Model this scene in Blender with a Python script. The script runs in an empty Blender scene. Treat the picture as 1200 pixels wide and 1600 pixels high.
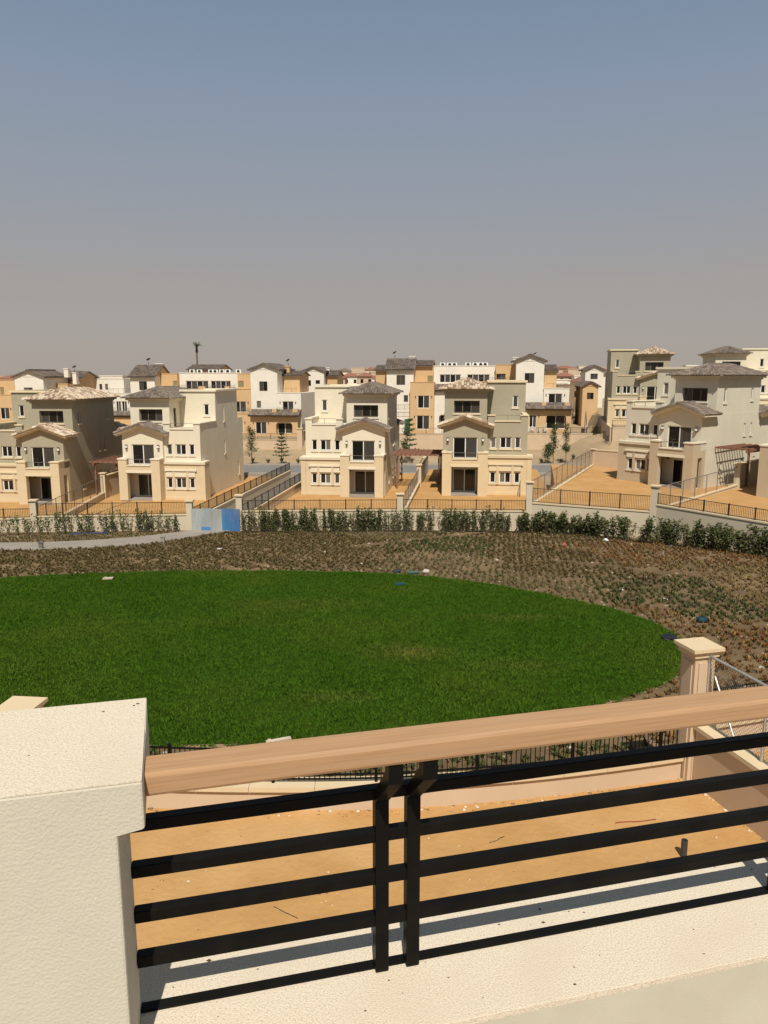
import bpy, math, random
import numpy as np
from mathutils import Vector, Matrix
random.seed(7); RNG = np.random.default_rng(11)
R = math.radians
SC = bpy.context.scene
COL = SC.collection

# ------------------------------------------------------------------ camera, sky, sun, exposure
HC = 9.3
cd = bpy.data.cameras.new('camera'); cam = bpy.data.objects.new('camera', cd); COL.objects.link(cam)
cam.location = (0, 0, HC); cam.rotation_euler = (R(90) - math.atan(213 / 1200), 0, 0)
cd.sensor_fit = 'VERTICAL'; cd.sensor_height = 32.0; cd.lens = 32.0 * 1200 / 1600
cd.clip_start = 0.05; cd.clip_end = 9000
SC.camera = cam

SUN_AZ, SUN_EL = R(3), R(54)
sdir = Vector((math.sin(SUN_AZ) * math.cos(SUN_EL), -math.cos(SUN_AZ) * math.cos(SUN_EL), math.sin(SUN_EL)))
sl = bpy.data.lights.new('sun', 'SUN'); sl.energy = 4.8; sl.angle = R(0.5); sl.color = (1.0, 0.945, 0.85)
so = bpy.data.objects.new('sun', sl); COL.objects.link(so)
so.rotation_euler = sdir.to_track_quat('Z', 'Y').to_euler(); so.location = (0, 0, 60)

W = bpy.data.worlds.new('World'); SC.world = W; W.use_nodes = True
nt = W.node_tree; nt.nodes.clear()
out = nt.nodes.new('ShaderNodeOutputWorld'); bg = nt.nodes.new('ShaderNodeBackground')
sky = nt.nodes.new('ShaderNodeTexSky'); sky.sky_type = 'NISHITA'; sky.sun_disc = False
sky.sun_elevation = SUN_EL; sky.sun_rotation = R(170); sky.altitude = 100
sky.air_density = 1.0; sky.dust_density = 0.6; sky.ozone_density = 1.6
# dusty desert air: an even layer of grey-brown dust that thins out with height, the same all round
tc = nt.nodes.new('ShaderNodeTexCoord'); sp = nt.nodes.new('ShaderNodeSeparateXYZ')
ramp = nt.nodes.new('ShaderNodeValToRGB'); e = ramp.color_ramp.elements
for i, (p_, c_) in enumerate([(0.0, (0.378, 0.332, 0.3)), (0.113, (0.36, 0.332, 0.312)), (0.195, (0.315, 0.331, 0.36)), (0.31, (0.255, 0.31, 0.392)), (0.42, (0.188, 0.265, 0.365)), (1.0, (0.115, 0.135, 0.16))]):
    if i == 0: n = e[0]
    elif i == 5: n = e[len(e) - 1]
    else: n = e.new(p_)
    n.position = p_; n.color = (*[v * 1.0 for v in c_], 1)
dust = nt.nodes.new('ShaderNodeMix'); dust.data_type = 'RGBA'; dust.blend_type = 'MULTIPLY'; dust.inputs['Factor'].default_value = 1; dust.inputs['B'].default_value = (10, 10, 10, 1)
mix = nt.nodes.new('ShaderNodeMix'); mix.data_type = 'RGBA'; mix.inputs['Factor'].default_value = 0.93
L = nt.links.new
L(tc.outputs['Generated'], sp.inputs[0]); L(sp.outputs['Z'], ramp.inputs[0]); L(ramp.outputs[0], dust.inputs['A'])
L(sky.outputs[0], mix.inputs['A']); L(dust.outputs['Result'], mix.inputs['B'])
L(mix.outputs['Result'], bg.inputs[0]); L(bg.outputs[0], out.inputs[0])
bg.inputs[1].default_value = 0.1

SC.view_settings.view_transform = 'Standard'; SC.view_settings.look = 'None'
SC.view_settings.exposure = 0.0; SC.view_settings.gamma = 1.0; SC.view_settings.use_curve_mapping = False
SC.cycles.max_bounces = 6; SC.cycles.diffuse_bounces = 3; SC.cycles.glossy_bounces = 3; SC.cycles.transparent_max_bounces = 4

# ------------------------------------------------------------------ materials
def mat(name, col, rough=0.85, col2=None, scale=1.0, detail=6.0, bump=0.0, bscale=30.0, bdist=0.01, spec=0.3, metallic=0.0,
        stretch=None, col3=None, s3=0.25, f3=0.5, island=None, lo=0.35, hi=0.65, islf=0.6):
    m = bpy.data.materials.new(name); m.use_nodes = True
    t = m.node_tree; b = t.nodes['Principled BSDF']; k = t.links.new
    b.inputs['Roughness'].default_value = rough; b.inputs['Specular IOR Level'].default_value = spec
    b.inputs['Metallic'].default_value = metallic
    tcn = t.nodes.new('ShaderNodeTexCoord'); mp = t.nodes.new('ShaderNodeMapping')
    k(tcn.outputs['Object'], mp.inputs[0])
    if stretch: mp.inputs['Scale'].default_value = stretch
    c = None
    def rgb(v): return (*v, 1)
    if col2 is None:
        b.inputs['Base Color'].default_value = rgb(col)
    else:
        nz = t.nodes.new('ShaderNodeTexNoise'); nz.inputs['Scale'].default_value = scale; nz.inputs['Detail'].default_value = detail
        nz.inputs['Roughness'].default_value = 0.62
        k(mp.outputs[0], nz.inputs['Vector'])
        r = t.nodes.new('ShaderNodeValToRGB'); r.color_ramp.elements[0].position = lo; r.color_ramp.elements[1].position = hi
        r.color_ramp.elements[0].color = rgb(col); r.color_ramp.elements[1].color = rgb(col2)
        k(nz.outputs['Fac'], r.inputs[0]); c = r.outputs[0]
        if col3 is not None:
            n3 = t.nodes.new('ShaderNodeTexNoise'); n3.inputs['Scale'].default_value = s3; n3.inputs['Detail'].default_value = 5
            k(mp.outputs[0], n3.inputs['Vector'])
            r3 = t.nodes.new('ShaderNodeValToRGB'); r3.color_ramp.elements[0].position = 0.48; r3.color_ramp.elements[1].position = 0.7
            r3.color_ramp.elements[0].color = (0, 0, 0, 1); r3.color_ramp.elements[1].color = (f3, f3, f3, 1)
            k(n3.outputs['Fac'], r3.inputs[0])
            mx = t.nodes.new('ShaderNodeMix'); mx.data_type = 'RGBA'; mx.inputs['B'].default_value = rgb(col3)
            k(r3.outputs[0], mx.inputs['Factor']); k(c, mx.inputs['A']); c = mx.outputs['Result']
    if island:
        g = t.nodes.new('ShaderNodeNewGeometry'); r = t.nodes.new('ShaderNodeValToRGB'); els = r.color_ramp.elements
        r.color_ramp.interpolation = 'CONSTANT'
        els[1].position = 1.0 / len(island)
        for i in range(2, len(island)): els.new(i / len(island))
        for i, q in enumerate(island): els[i].color = rgb(q)
        k(g.outputs['Random Per Island'], r.inputs[0])
        if c is None: c = r.outputs[0]
        else:
            mx = t.nodes.new('ShaderNodeMix'); mx.data_type = 'RGBA'; mx.inputs['Factor'].default_value = islf
            k(c, mx.inputs['A']); k(r.outputs[0], mx.inputs['B']); c = mx.outputs['Result']
    if c is not None: k(c, b.inputs['Base Color'])
    if bump:
        nb = t.nodes.new('ShaderNodeTexNoise'); nb.inputs['Scale'].default_value = bscale; nb.inputs['Detail'].default_value = 5
        k(mp.outputs[0], nb.inputs['Vector'])
        bp = t.nodes.new('ShaderNodeBump'); bp.inputs['Strength'].default_value = bump; bp.inputs['Distance'].default_value = bdist
        k(nb.outputs['Fac'], bp.inputs['Height']); k(bp.outputs[0], b.inputs['Normal'])
    return m

def stucco(name, c, k=0.93):
    return mat(name, c, 0.9, tuple(x * k for x in c), 0.9, 8, 0.25, 60, 0.006, col3=tuple(x * 0.86 for x in c), s3=0.35, f3=0.45)

M = {}
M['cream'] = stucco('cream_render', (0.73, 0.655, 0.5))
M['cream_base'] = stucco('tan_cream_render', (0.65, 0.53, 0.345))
M['khaki'] = stucco('khaki_render', (0.385, 0.34, 0.24))
M['khaki_base'] = stucco('warm_cream_render', (0.66, 0.52, 0.32))
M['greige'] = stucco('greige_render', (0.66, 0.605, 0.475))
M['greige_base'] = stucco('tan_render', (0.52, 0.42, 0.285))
M['trim'] = stucco('pale_trim', (0.76, 0.68, 0.52))
M['trim_k'] = stucco('cream_trim', (0.72, 0.60, 0.40))
M['white'] = stucco('white_render', (0.78, 0.72, 0.61))
M['orange'] = stucco('orange_render', (0.62, 0.415, 0.215))
M['frame'] = mat('white_window_frame', (0.8, 0.77, 0.7), 0.4)
M['dframe'] = mat('bronze_door_frame', (0.16, 0.13, 0.1), 0.4)
M['glass'] = mat('dark_glass', (0.012, 0.011, 0.009), 0.06, spec=0.5)
M['curtain'] = mat('curtained_glass', (0.075, 0.066, 0.055), 0.12, (0.045, 0.04, 0.034), 2.0, spec=0.5, stretch=(6, 6, 0.3))
M['shutter'] = mat('olive_shutter', (0.23, 0.2, 0.1), 0.7)
M['rail'] = mat('grey_rail', (0.16, 0.145, 0.125), 0.6)
M['iron'] = mat('dark_iron', (0.022, 0.018, 0.014), 0.6, (0.04, 0.03, 0.02), 8, spec=0.2)
M['tile_mix'] = mat('variegated_tiles', (0.46, 0.35, 0.245), 0.9, island=[(0.24, 0.16, 0.105), (0.5, 0.38, 0.26), (0.6, 0.49, 0.36), (0.34, 0.24, 0.16), (0.62, 0.52, 0.4)])
M['tile_grey'] = mat('grey_brown_tiles', (0.17, 0.13, 0.1), 0.9, island=[(0.13, 0.1, 0.08), (0.2, 0.16, 0.13), (0.16, 0.125, 0.1), (0.24, 0.19, 0.15)])
M['tile_dark'] = mat('slate_tiles', (0.12, 0.09, 0.075), 0.9, island=[(0.1, 0.075, 0.06), (0.16, 0.125, 0.1), (0.13, 0.1, 0.08)])
M['tile_red'] = mat('red_tiles', (0.3, 0.13, 0.085), 0.9, (0.22, 0.1, 0.07), 1.0)
M['pink'] = stucco('pinkish_render', (0.55, 0.42, 0.3))
M['brownwall'] = stucco('brown_render', (0.3, 0.21, 0.13))
M['sand'] = mat('orange_sand', (0.49, 0.275, 0.1), 0.95, (0.43, 0.235, 0.082), 1.3, 9, 0.7, 7, 0.03, col3=(0.55, 0.34, 0.15), s3=0.5, f3=0.6)
M['wallcream'] = stucco('garden_wall_render', (0.60, 0.51, 0.37))
M['coping'] = stucco('coping_stone', (0.66, 0.52, 0.33))
M['peach'] = stucco('peach_render', (0.58, 0.44, 0.30))
M['concrete'] = mat('path_concrete', (0.33, 0.29, 0.235), 0.9, (0.27, 0.235, 0.19), 0.8, 8, 0.2, 30, 0.01)
M['asphalt'] = mat('road_paving', (0.17, 0.165, 0.15), 0.9, (0.21, 0.2, 0.18), 0.6)
M['pergola'] = mat('red_brown_timber', (0.22, 0.1, 0.065), 0.8, (0.3, 0.15, 0.1), 3, stretch=(1, 1, 8))
M['galv'] = mat('galvanised_pipe', (0.5, 0.49, 0.46), 0.4, (0.4, 0.39, 0.37), 12, metallic=0.5)
M['plastic_white'] = mat('white_plastic', (0.75, 0.74, 0.7), 0.4)
M['steel'] = mat('black_steel', (0.005, 0.005, 0.005), 0.4, (0.009, 0.008, 0.006), 6, 6, 0.15, 80, 0.001, col3=(0.018, 0.014, 0.009), s3=4, f3=0.3, spec=0.08)
M['trunk'] = mat('bark', (0.13, 0.09, 0.06), 0.9, (0.19, 0.14, 0.09), 10, bump=0.4, bscale=20)

def leafmat(name, cols, trans=0.25):
    m = mat(name, cols[0], 0.65, island=cols, spec=0.25)
    m.node_tree.nodes['Principled BSDF'].inputs['IOR'].default_value = 1.12
    return m
M['leaf'] = leafmat('hedge_leaves', [(0.045, 0.06, 0.02), (0.085, 0.1, 0.036), (0.06, 0.075, 0.026), (0.125, 0.13, 0.05), (0.05, 0.06, 0.02)])
M['leaf_light'] = leafmat('young_leaves', [(0.1, 0.12, 0.045), (0.15, 0.155, 0.065), (0.08, 0.095, 0.036), (0.18, 0.165, 0.08)])
M['leaf_blue'] = leafmat('tree_leaves', [(0.05, 0.075, 0.03), (0.09, 0.12, 0.05), (0.065, 0.09, 0.04)])
M['cover_brown'] = leafmat('dull_ground_cover', [(0.076, 0.066, 0.022), (0.105, 0.076, 0.03), (0.135, 0.095, 0.04), (0.085, 0.082, 0.027), (0.062, 0.05, 0.018), (0.155, 0.112, 0.05)])
M['cover_green'] = leafmat('green_ground_cover', [(0.05, 0.066, 0.02), (0.078, 0.092, 0.03), (0.12, 0.105, 0.045), (0.06, 0.075, 0.024)])
M['cover_olive'] = leafmat('olive_ground_cover', [(0.11, 0.1, 0.04), (0.15, 0.13, 0.055), (0.085, 0.085, 0.035), (0.17, 0.135, 0.06)])
M['cover_red'] = leafmat('red_ground_cover', [(0.19, 0.07, 0.03), (0.12, 0.075, 0.03), (0.21, 0.115, 0.045), (0.12, 0.105, 0.035), (0.24, 0.145, 0.05)])
M['cover_yellow'] = leafmat('yellow_ground_cover', [(0.24, 0.17, 0.055), (0.18, 0.13, 0.05), (0.13, 0.11, 0.045), (0.15, 0.09, 0.04)])
M['soil'] = mat('planting_soil', (0.105, 0.067, 0.031), 0.95, (0.172, 0.115, 0.055), 0.6, 10, 0.8, 3.0, 0.05, col3=(0.29, 0.195, 0.1), s3=0.2, f3=0.55)

# lawn colours
def lawn_mat(name, isl):
    m = mat(name, (0.036, 0.088, 0.007), 0.85, (0.058, 0.118, 0.012), 0.22, 7, col3=(0.13, 0.14, 0.022), s3=0.13, f3=0.6, island=isl, spec=0.0, islf=0.42)
    t = m.node_tree; b = t.nodes['Principled BSDF']; b.inputs['IOR'].default_value = 1.0; k = t.links.new
    # worn yellowish patches in the turf
    tcn = t.nodes.new('ShaderNodeTexCoord'); src = b.inputs['Base Color'].links[0].from_socket
    for cx, cy, rx, ry, f in ((0.8, 25.6, 2.2, 1.3, 0.6), (5.2, 30.5, 3.0, 0.9, 0.4), (-1.5, 21.0, 1.8, 0.7, 0.35), (4.5, 24.0, 2.4, 1.2, 0.25), (-4.0, 33.0, 5.0, 1.6, 0.3)):
        mp = t.nodes.new('ShaderNodeMapping'); mp.inputs['Location'].default_value = (-cx / rx, -cy / ry, 0); mp.inputs['Scale'].default_value = (1 / rx, 1 / ry, 0)
        g = t.nodes.new('ShaderNodeTexGradient'); g.gradient_type = 'SPHERICAL'; nz = t.nodes.new('ShaderNodeTexNoise'); nz.inputs['Scale'].default_value = 1.6; nz.inputs['Detail'].default_value = 6
        mu = t.nodes.new('ShaderNodeMath'); mu.operation = 'MULTIPLY'; mu2 = t.nodes.new('ShaderNodeMath'); mu2.operation = 'MULTIPLY'; mu2.inputs[1].default_value = f * 2.2; mu2.use_clamp = True
        mx = t.nodes.new('ShaderNodeMix'); mx.data_type = 'RGBA'; mx.inputs['B'].default_value = (0.17, 0.15, 0.035, 1)
        k(tcn.outputs['Object'], mp.inputs[0]); k(mp.outputs[0], g.inputs[0]); k(tcn.outputs['Object'], nz.inputs['Vector']); k(g.outputs['Fac'], mu.inputs[0]); k(nz.outputs['Fac'], mu.inputs[1]); k(mu.outputs[0], mu2.inputs[0])
        k(mu2.outputs[0], mx.inputs['Factor']); k(src, mx.inputs['A']); src = mx.outputs['Result']
    k(src, b.inputs['Base Color'])
    return m
M['turf'] = mat('turf', (0.02, 0.045, 0.004), 0.9, (0.035, 0.06, 0.006), 0.25, 8, 0.6, 6, 0.05, spec=0.0); M['turf'].node_tree.nodes['Principled BSDF'].inputs['IOR'].default_value = 1.0
M['grass'] = lawn_mat('grass_blades', [(0.034, 0.08, 0.006), (0.046, 0.1, 0.008), (0.068, 0.128, 0.013), (0.04, 0.09, 0.007)])

# ------------------------------------------------------------------ geometry helpers
class MB:
    def __init__(s): s.v = []; s.f = []
    def add(s, vs, fs):
        o = len(s.v); s.v += [tuple(p) for p in vs]; s.f += [tuple(i + o for i in q) for q in fs]
    def quad(s, *p): s.add(p, [tuple(range(len(p)))])
    def box(s, x0, x1, y0, y1, z0, z1):
        if x0 > x1: x0, x1 = x1, x0
        if y0 > y1: y0, y1 = y1, y0
        s.add([(x0, y0, z0), (x1, y0, z0), (x1, y1, z0), (x0, y1, z0), (x0, y0, z1), (x1, y0, z1), (x1, y1, z1), (x0, y1, z1)],
              [(3, 2, 1, 0), (4, 5, 6, 7), (0, 1, 5, 4), (1, 2, 6, 5), (2, 3, 7, 6), (3, 0, 4, 7)])
    def hexa(s, P, u0, u1, z0, z1, d0, d1):
        q = [P(u0, z0, d0), P(u1, z0, d0), P(u1, z0, d1), P(u0, z0, d1), P(u0, z1, d0), P(u1, z1, d0), P(u1, z1, d1), P(u0, z1, d1)]
        s.add(q, [(3, 2, 1, 0), (4, 5, 6, 7), (0, 1, 5, 4), (1, 2, 6, 5), (2, 3, 7, 6), (3, 0, 4, 7)])
    def prism(s, poly, z0, z1):
        n = len(poly)
        s.add([(x, y, z0) for x, y in poly] + [(x, y, z1) for x, y in poly],
              [tuple(range(n))[::-1], tuple(range(n, 2 * n))] + [(i, (i + 1) % n, n + (i + 1) % n, n + i) for i in range(n)])
    def extr(s, pts, vec):
        n = len(pts); vec = Vector(vec); a = [Vector(p) for p in pts]
        s.add(a + [p + vec for p in a], [tuple(range(n))[::-1], tuple(range(n, 2 * n))] + [(i, (i + 1) % n, n + (i + 1) % n, n + i) for i in range(n)])
    def bar(s, p0, p1, w, h=None, upv=(0, 0, 1)):
        h = h or w; p0 = Vector(p0); p1 = Vector(p1); d = (p1 - p0).normalized(); upv = Vector(upv)
        if abs(d.dot(upv)) > 0.98: upv = Vector((0, 1, 0))
        sd = d.cross(upv).normalized(); u = sd.cross(d)
        q = []
        for p in (p0, p1):
            for a, b in ((-1, -1), (1, -1), (1, 1), (-1, 1)): q.append(p + sd * (a * w / 2) + u * (b * h / 2))
        s.add(q, [(3, 2, 1, 0), (4, 5, 6, 7), (0, 1, 5, 4), (1, 2, 6, 5), (2, 3, 7, 6), (3, 0, 4, 7)])
    def tube(s, p0, p1, r0, r1=None, n=6):
        r1 = r0 if r1 is None else r1
        p0 = Vector(p0); p1 = Vector(p1); d = (p1 - p0).normalized(); a = d.orthogonal().normalized(); b = d.cross(a)
        q = []
        for p, r in ((p0, r0), (p1, r1)):
            for i in range(n):
                t = 2 * math.pi * i / n; q.append(p + a * (math.cos(t) * r) + b * (math.sin(t) * r))
        s.add(q, [(i, (i + 1) % n, n + (i + 1) % n, n + i) for i in range(n)] + [tuple(range(n))[::-1], tuple(range(n, 2 * n))])
    def panel(s, P, u0, u1, z0, z1, holes=(), depth=0.22):
        us = sorted({u0, u1} | {h[0] for h in holes} | {h[1] for h in holes}); zs = sorted({z0, z1} | {h[2] for h in holes} | {h[3] for h in holes})
        us = [u for u in us if u0 <= u <= u1]; zs = [z for z in zs if z0 <= z <= z1]
        for a, b in zip(us, us[1:]):
            for c, d in zip(zs, zs[1:]):
                um, zm = (a + b) / 2, (c + d) / 2
                if any(h[0] < um < h[1] and h[2] < zm < h[3] for h in holes): continue
                s.quad(P(a, c, 0), P(b, c, 0), P(b, d, 0), P(a, d, 0))
        for h in holes:
            dd = h[4] if len(h) > 4 else depth
            a, b, c, d = h[:4]
            s.quad(P(a, c, 0), P(a, c, dd), P(a, d, dd), P(a, d, 0)); s.quad(P(b, c, dd), P(b, c, 0), P(b, d, 0), P(b, d, dd))
            s.quad(P(a, d, 0), P(a, d, dd), P(b, d, dd), P(b, d, 0)); s.quad(P(a, c, dd), P(a, c, 0), P(b, c, 0), P(b, c, dd))
    def wallbox(s, x0, x1, y0, y1, z0, z1, F=(), Rr=(), Ll=(), bottom=False):
        s.panel(PF(y0), x0, x1, z0, z1, F); s.panel(PR(x1), y0, y1, z0, z1, Rr); s.panel(PL(x0), y0, y1, z0, z1, Ll)
        s.quad((x1, y1, z0), (x0, y1, z0), (x0, y1, z1), (x1, y1, z1)); s.quad((x0, y0, z1), (x1, y0, z1), (x1, y1, z1), (x0, y1, z1))
        if bottom: s.quad((x0, y0, z0), (x0, y1, z0), (x1, y1, z0), (x1, y0, z0))
    def mesh(s, name, sx=1):
        me = bpy.data.meshes.new(name)
        v = s.v; f = s.f
        if sx < 0: v = [(-a, b, c) for a, b, c in v]; f = [q[::-1] for q in f]
        me.from_pydata(v, [], f); me.update(); return me
    def build(s, name, m, parent=None, sx=1, **props):
        return link(name, s.mesh(name, sx), m, parent, **props)

def PF(y): return lambda u, z, d: (u, y + d, z)          # facade looking towards -y
def PR(x): return lambda u, z, d: (x - d, u, z)          # side looking towards +x
def PL(x): return lambda u, z, d: (x + d, u, z)          # side looking towards -x

def link(name, me, m, parent=None, **props):
    o = bpy.data.objects.new(name, me); COL.objects.link(o)
    if m is not None and len(me.materials) == 0: me.materials.append(M[m] if isinstance(m, str) else m)
    if parent: o.parent = parent
    for k, v in props.items():
        if v is not None: o[k] = v
    return o
def tag(o, label, category, group=None):
    o['label'] = label; o['category'] = category
    if group: o['group'] = group
    return o
def thing(name, label, category, loc=(0, 0, 0), rz=0.0, group=None):
    o = bpy.data.objects.new(name, None); COL.objects.link(o); o.empty_display_size = 0.3
    o.location = loc; o.rotation_euler = (0, 0, rz)
    return tag(o, label, category, group)
def struct(name, mb, m): return mb.build(name, m, None, kind='structure')

def box_mesh(name, sx, sy, sz):
    b = MB(); b.box(-sx / 2, sx / 2, -sy / 2, sy / 2, 0, sz); return b.mesh(name)

# ---- tiles on a sloping roof plane: origin at the eave, e along the eave, s up the slope, poly in (e, s) coordinates
def tiles(mb, o, e, s, poly, tw=0.26, tl=0.42, lift=0.05):
    o = Vector(o); e = Vector(e).normalized(); s = Vector(s).normalized(); n = e.cross(s).normalized()
    if n.z < 0: n = -n
    us = [p[0] for p in poly]; vs = [p[1] for p in poly]
    def inside(u, v):
        c = False; j = len(poly) - 1
        for i in range(len(poly)):
            (xi, yi), (xj, yj) = poly[i], poly[j]
            if (yi > v) != (yj > v) and u < (xj - xi) * (v - yi) / (yj - yi) + xi: c = not c
            j = i
        return c
    prof = [(-0.5, 0.0), (-0.28, 0.075), (0.0, 0.105), (0.28, 0.075), (0.5, 0.0)]
    v = min(vs)
    while v < max(vs):
        u = min(us) + tw / 2
        while u < max(us):
            if inside(u, v + tl * 0.4) :
                q = []
                for vv, ll in ((v - 0.05, lift), (v + tl, 0.012)):
                    for a, h in prof: q.append(o + e * (u + a * tw) + s * vv + n * (h + ll))
                mb.add(q, [(i, i + 1, i + 6, i + 5) for i in range(4)] + [(0, 1, 2, 3, 4)[::-1]])
            u += tw
        v += tl
def ridge(mb, p0, p1, w=0.3):
    p0 = Vector(p0); p1 = Vector(p1); nn = max(1, int((p1 - p0).length / 0.5)); d = (p1 - p0) / nn
    sd = d.cross(Vector((0, 0, 1))).normalized()
    for i in range(nn):
        a = p0 + d * i - d * 0.06; b = a + d * 1.06; q = []
        for p, l in ((a, 0.05), (b, 0.02)):
            for t, h in ((-0.5, -0.06), (-0.3, 0.08), (0, 0.13), (0.3, 0.08), (0.5, -0.06)): q.append(p + sd * (t * w) + Vector((0, 0, h + l)))
        mb.add(q, [(k, k + 1, k + 6, k + 5) for k in range(4)] + [(4, 3, 2, 1, 0), (5, 6, 7, 8, 9)])
def hip(slab, tl, x0, x1, y0, y1, z, rise, skip=()):
    """hip roof with its longer axis along y or x; slab = underlay mesh, tl = tiles mesh"""
    lx, ly = x1 - x0, y1 - y0; h = min(lx, ly) / 2; cx, cy = (x0 + x1) / 2, (y0 + y1) / 2
    if ly >= lx: a, b = Vector((cx, y0 + h, z + rise)), Vector((cx, y1 - h, z + rise))
    else: a, b = Vector((x0 + h, cy, z + rise)), Vector((x1 - h, cy, z + rise))
    c = [Vector((x0, y0, z)), Vector((x1, y0, z)), Vector((x1, y1, z)), Vector((x0, y1, z))]
    slab.add(c + [a, b], [(0, 1, 4), (1, 2, 5, 4), (2, 3, 5), (3, 0, 4, 5), (3, 2, 1, 0)] if ly >= lx else [(0, 1, 5, 4), (1, 2, 5), (2, 3, 4, 5), (3, 0, 4), (3, 2, 1, 0)])
    sl = math.hypot(h, rise)
    if ly >= lx:
        tiles(tl, c[0], (1, 0, 0), (0, h, rise), [(0, 0), (lx, 0), (lx / 2, sl)])
        tiles(tl, c[1], (0, 1, 0), (-h, 0, rise), [(0, 0), (ly, 0), (ly - h, sl), (h, sl)])
        tiles(tl, c[3], (0, -1, 0), (h, 0, rise), [(0, 0), (ly, 0), (ly - h, sl), (h, sl)])
        tiles(tl, c[2], (-1, 0, 0), (0, -h, rise), [(0, 0), (lx, 0), (lx / 2, sl)])
        for p, q in ((c[0], a), (c[1], a), (c[2], b), (c[3], b), (a, b)):
            if (p - q).length > 0.1: ridge(tl, p, q)
    else:
        tiles(tl, c[0], (1, 0, 0), (0, h, rise), [(0, 0), (lx, 0), (lx - h, sl), (h, sl)])
        tiles(tl, c[2], (-1, 0, 0), (0, -h, rise), [(0, 0), (lx, 0), (lx - h, sl), (h, sl)])
        tiles(tl, c[1], (0, 1, 0), (-h, 0, rise), [(0, 0), (ly, 0), (ly / 2, sl)])
        tiles(tl, c[3], (0, -1, 0), (h, 0, rise), [(0, 0), (ly, 0), (ly / 2, sl)])
        for p, q in ((c[0], a), (c[1], b), (c[2], b), (c[3], a), (a, b)):
            if (p - q).length > 0.1: ridge(tl, p, q)

M['blind'] = mat('pale_blind', (0.17, 0.15, 0.12), 0.3, (0.13, 0.115, 0.09), 3, spec=0.5, stretch=(0.3, 0.3, 8))
PR_ = random.Random(5)
def window(root, P, u0, u1, z0, z1, npane=1, frame='frame', d=0.09, sx=1, sill=None, name='window', fw=0.085, panes=('glass',)):
    b = MB()
    b.hexa(P, u0, u1, z0, z0 + fw, d, d + 0.06); b.hexa(P, u0, u1, z1 - fw, z1, d, d + 0.06)
    w = (u1 - u0) / npane
    for i in range(npane + 1):
        c = min(max(u0 + w * i, u0 + fw / 2), u1 - fw / 2); b.hexa(P, c - fw / 2, c + fw / 2, z0 + fw, z1 - fw, d, d + 0.06)
    o = b.build(name, frame, root, sx)
    for i in range(npane):
        g = MB(); g.hexa(P, u0 + w * i + fw * 0.4, u0 + w * (i + 1) - fw * 0.4, z0 + fw * 0.6, z1 - fw * 0.6, d + 0.025, d + 0.045)
        pm_ = panes[i % len(panes)]; r_ = PR_.random()
        if name == 'window' and u1 - u0 < 2: pm_ = 'blind' if r_ < 0.12 else ('curtain' if r_ < 0.45 else 'glass')
        g.build('pane', pm_, o, sx)
    if sill:
        g = MB(); g.hexa(P, u0 - 0.1, u1 + 0.1, z0 - 0.16, z0, -0.08, d); g.build('sill', sill, o, sx)
    return o

def railing(root, p0, p1, h, nbars=0, sx=1, name='balcony_railing', m='rail', t=0.03, mids=1):
    b = MB(); p0 = Vector(p0); p1 = Vector(p1); u = Vector((0, 0, 1)); Lg = (p1 - p0).length
    b.bar(p0 + u * h, p1 + u * h, t * 1.3)
    for i in range(mids): b.bar(p0 + u * (0.06 + h * 0.5 * i), p1 + u * (0.06 + h * 0.5 * i), t)
    n = max(1, round(Lg / 1.0))
    for i in range(n + 1): b.bar(p0 + (p1 - p0) * (i / n), p0 + (p1 - p0) * (i / n) + u * h, t * 1.2)
    if nbars:
        k = max(2, int(Lg / nbars))
        for i in range(1, k): b.bar(p0 + (p1 - p0) * (i / k) + u * 0.06, p0 + (p1 - p0) * (i / k) + u * h, t * 0.5)
    return b.build(name, m, root, sx)

# ------------------------------------------------------------------ ground
def smooth(v, a, b):
    t = min(1.0, max(0.0, (v - a) / (b - a))); return t * t * (3 - 2 * t)
def terr(x, y):
    park = 0.4 - 0.0683 * (max(y, 16) - 16)
    if y <= 60.5: z = park
    elif y <= 104: z = -3.1 if y < 90 else -3.1 + 0.5 * smooth(y, 90, 93)
    elif y <= 118: z = -2.6 + 0.75 * smooth(y, 103.5, 118)
    elif y <= 119: z = -1.85 + 1.3 * (y - 118)
    elif y <= 350: z = -0.55 + (y - 119) * 0.0235
    else: z = 4.88 + min(4.0, (y - 350) * 0.0022)
    w = smooth(x, 24, 31) * smooth(y, 96, 103)
    if w > 0 and y < 118: z += w * 3.0 * (1 - smooth(y, 112, 118))
    e_ = 30.6 + max(0.0, (y - 104)) * 0.2
    w = smooth(x, e_ - 0.4, e_ + 0.4) * smooth(y, 102.6, 103.4)
    if w > 0: z = z * (1 - w) + w * max(z, 2.45 + (y - 104) * 0.012)
    return z
def axis(a, b, step, far, g=1.35):
    c = list(np.arange(a, b + 1e-6, step)); s = step * 2; p = b
    while p < far: p += s; s *= g; c.append(p)
    s = step * 2; p = a; h = []
    while p > -far: p -= s; s *= g; h.append(p)
    return h[::-1] + c
xs = axis(-44, 60, 1.0, 4500); ys = [-400, -200, -100, -40, -10, 5, 12] + [q for q in axis(16, 132, 1.0, 7000) if q >= 16]
gm = bpy.data.meshes.new('ground')
gv = [(x, y, terr(x, y)) for y in ys for x in xs]; nx = len(xs)
gf = [(j * nx + i, j * nx + i + 1, (j + 1) * nx + i + 1, (j + 1) * nx + i) for j in range(len(ys) - 1) for i in range(nx - 1)]
gm.from_pydata(gv, [], gf); gm.update()
M['desert'] = mat('desert_ground', (0.33, 0.24, 0.14), 0.95, (0.41, 0.3, 0.18), 0.3, 9, 0.6, 2.0, 0.06, col3=(0.28, 0.2, 0.12), s3=0.08, f3=0.6)
gm.materials.append(M['soil']); gm.materials.append(M['desert'])
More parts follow.
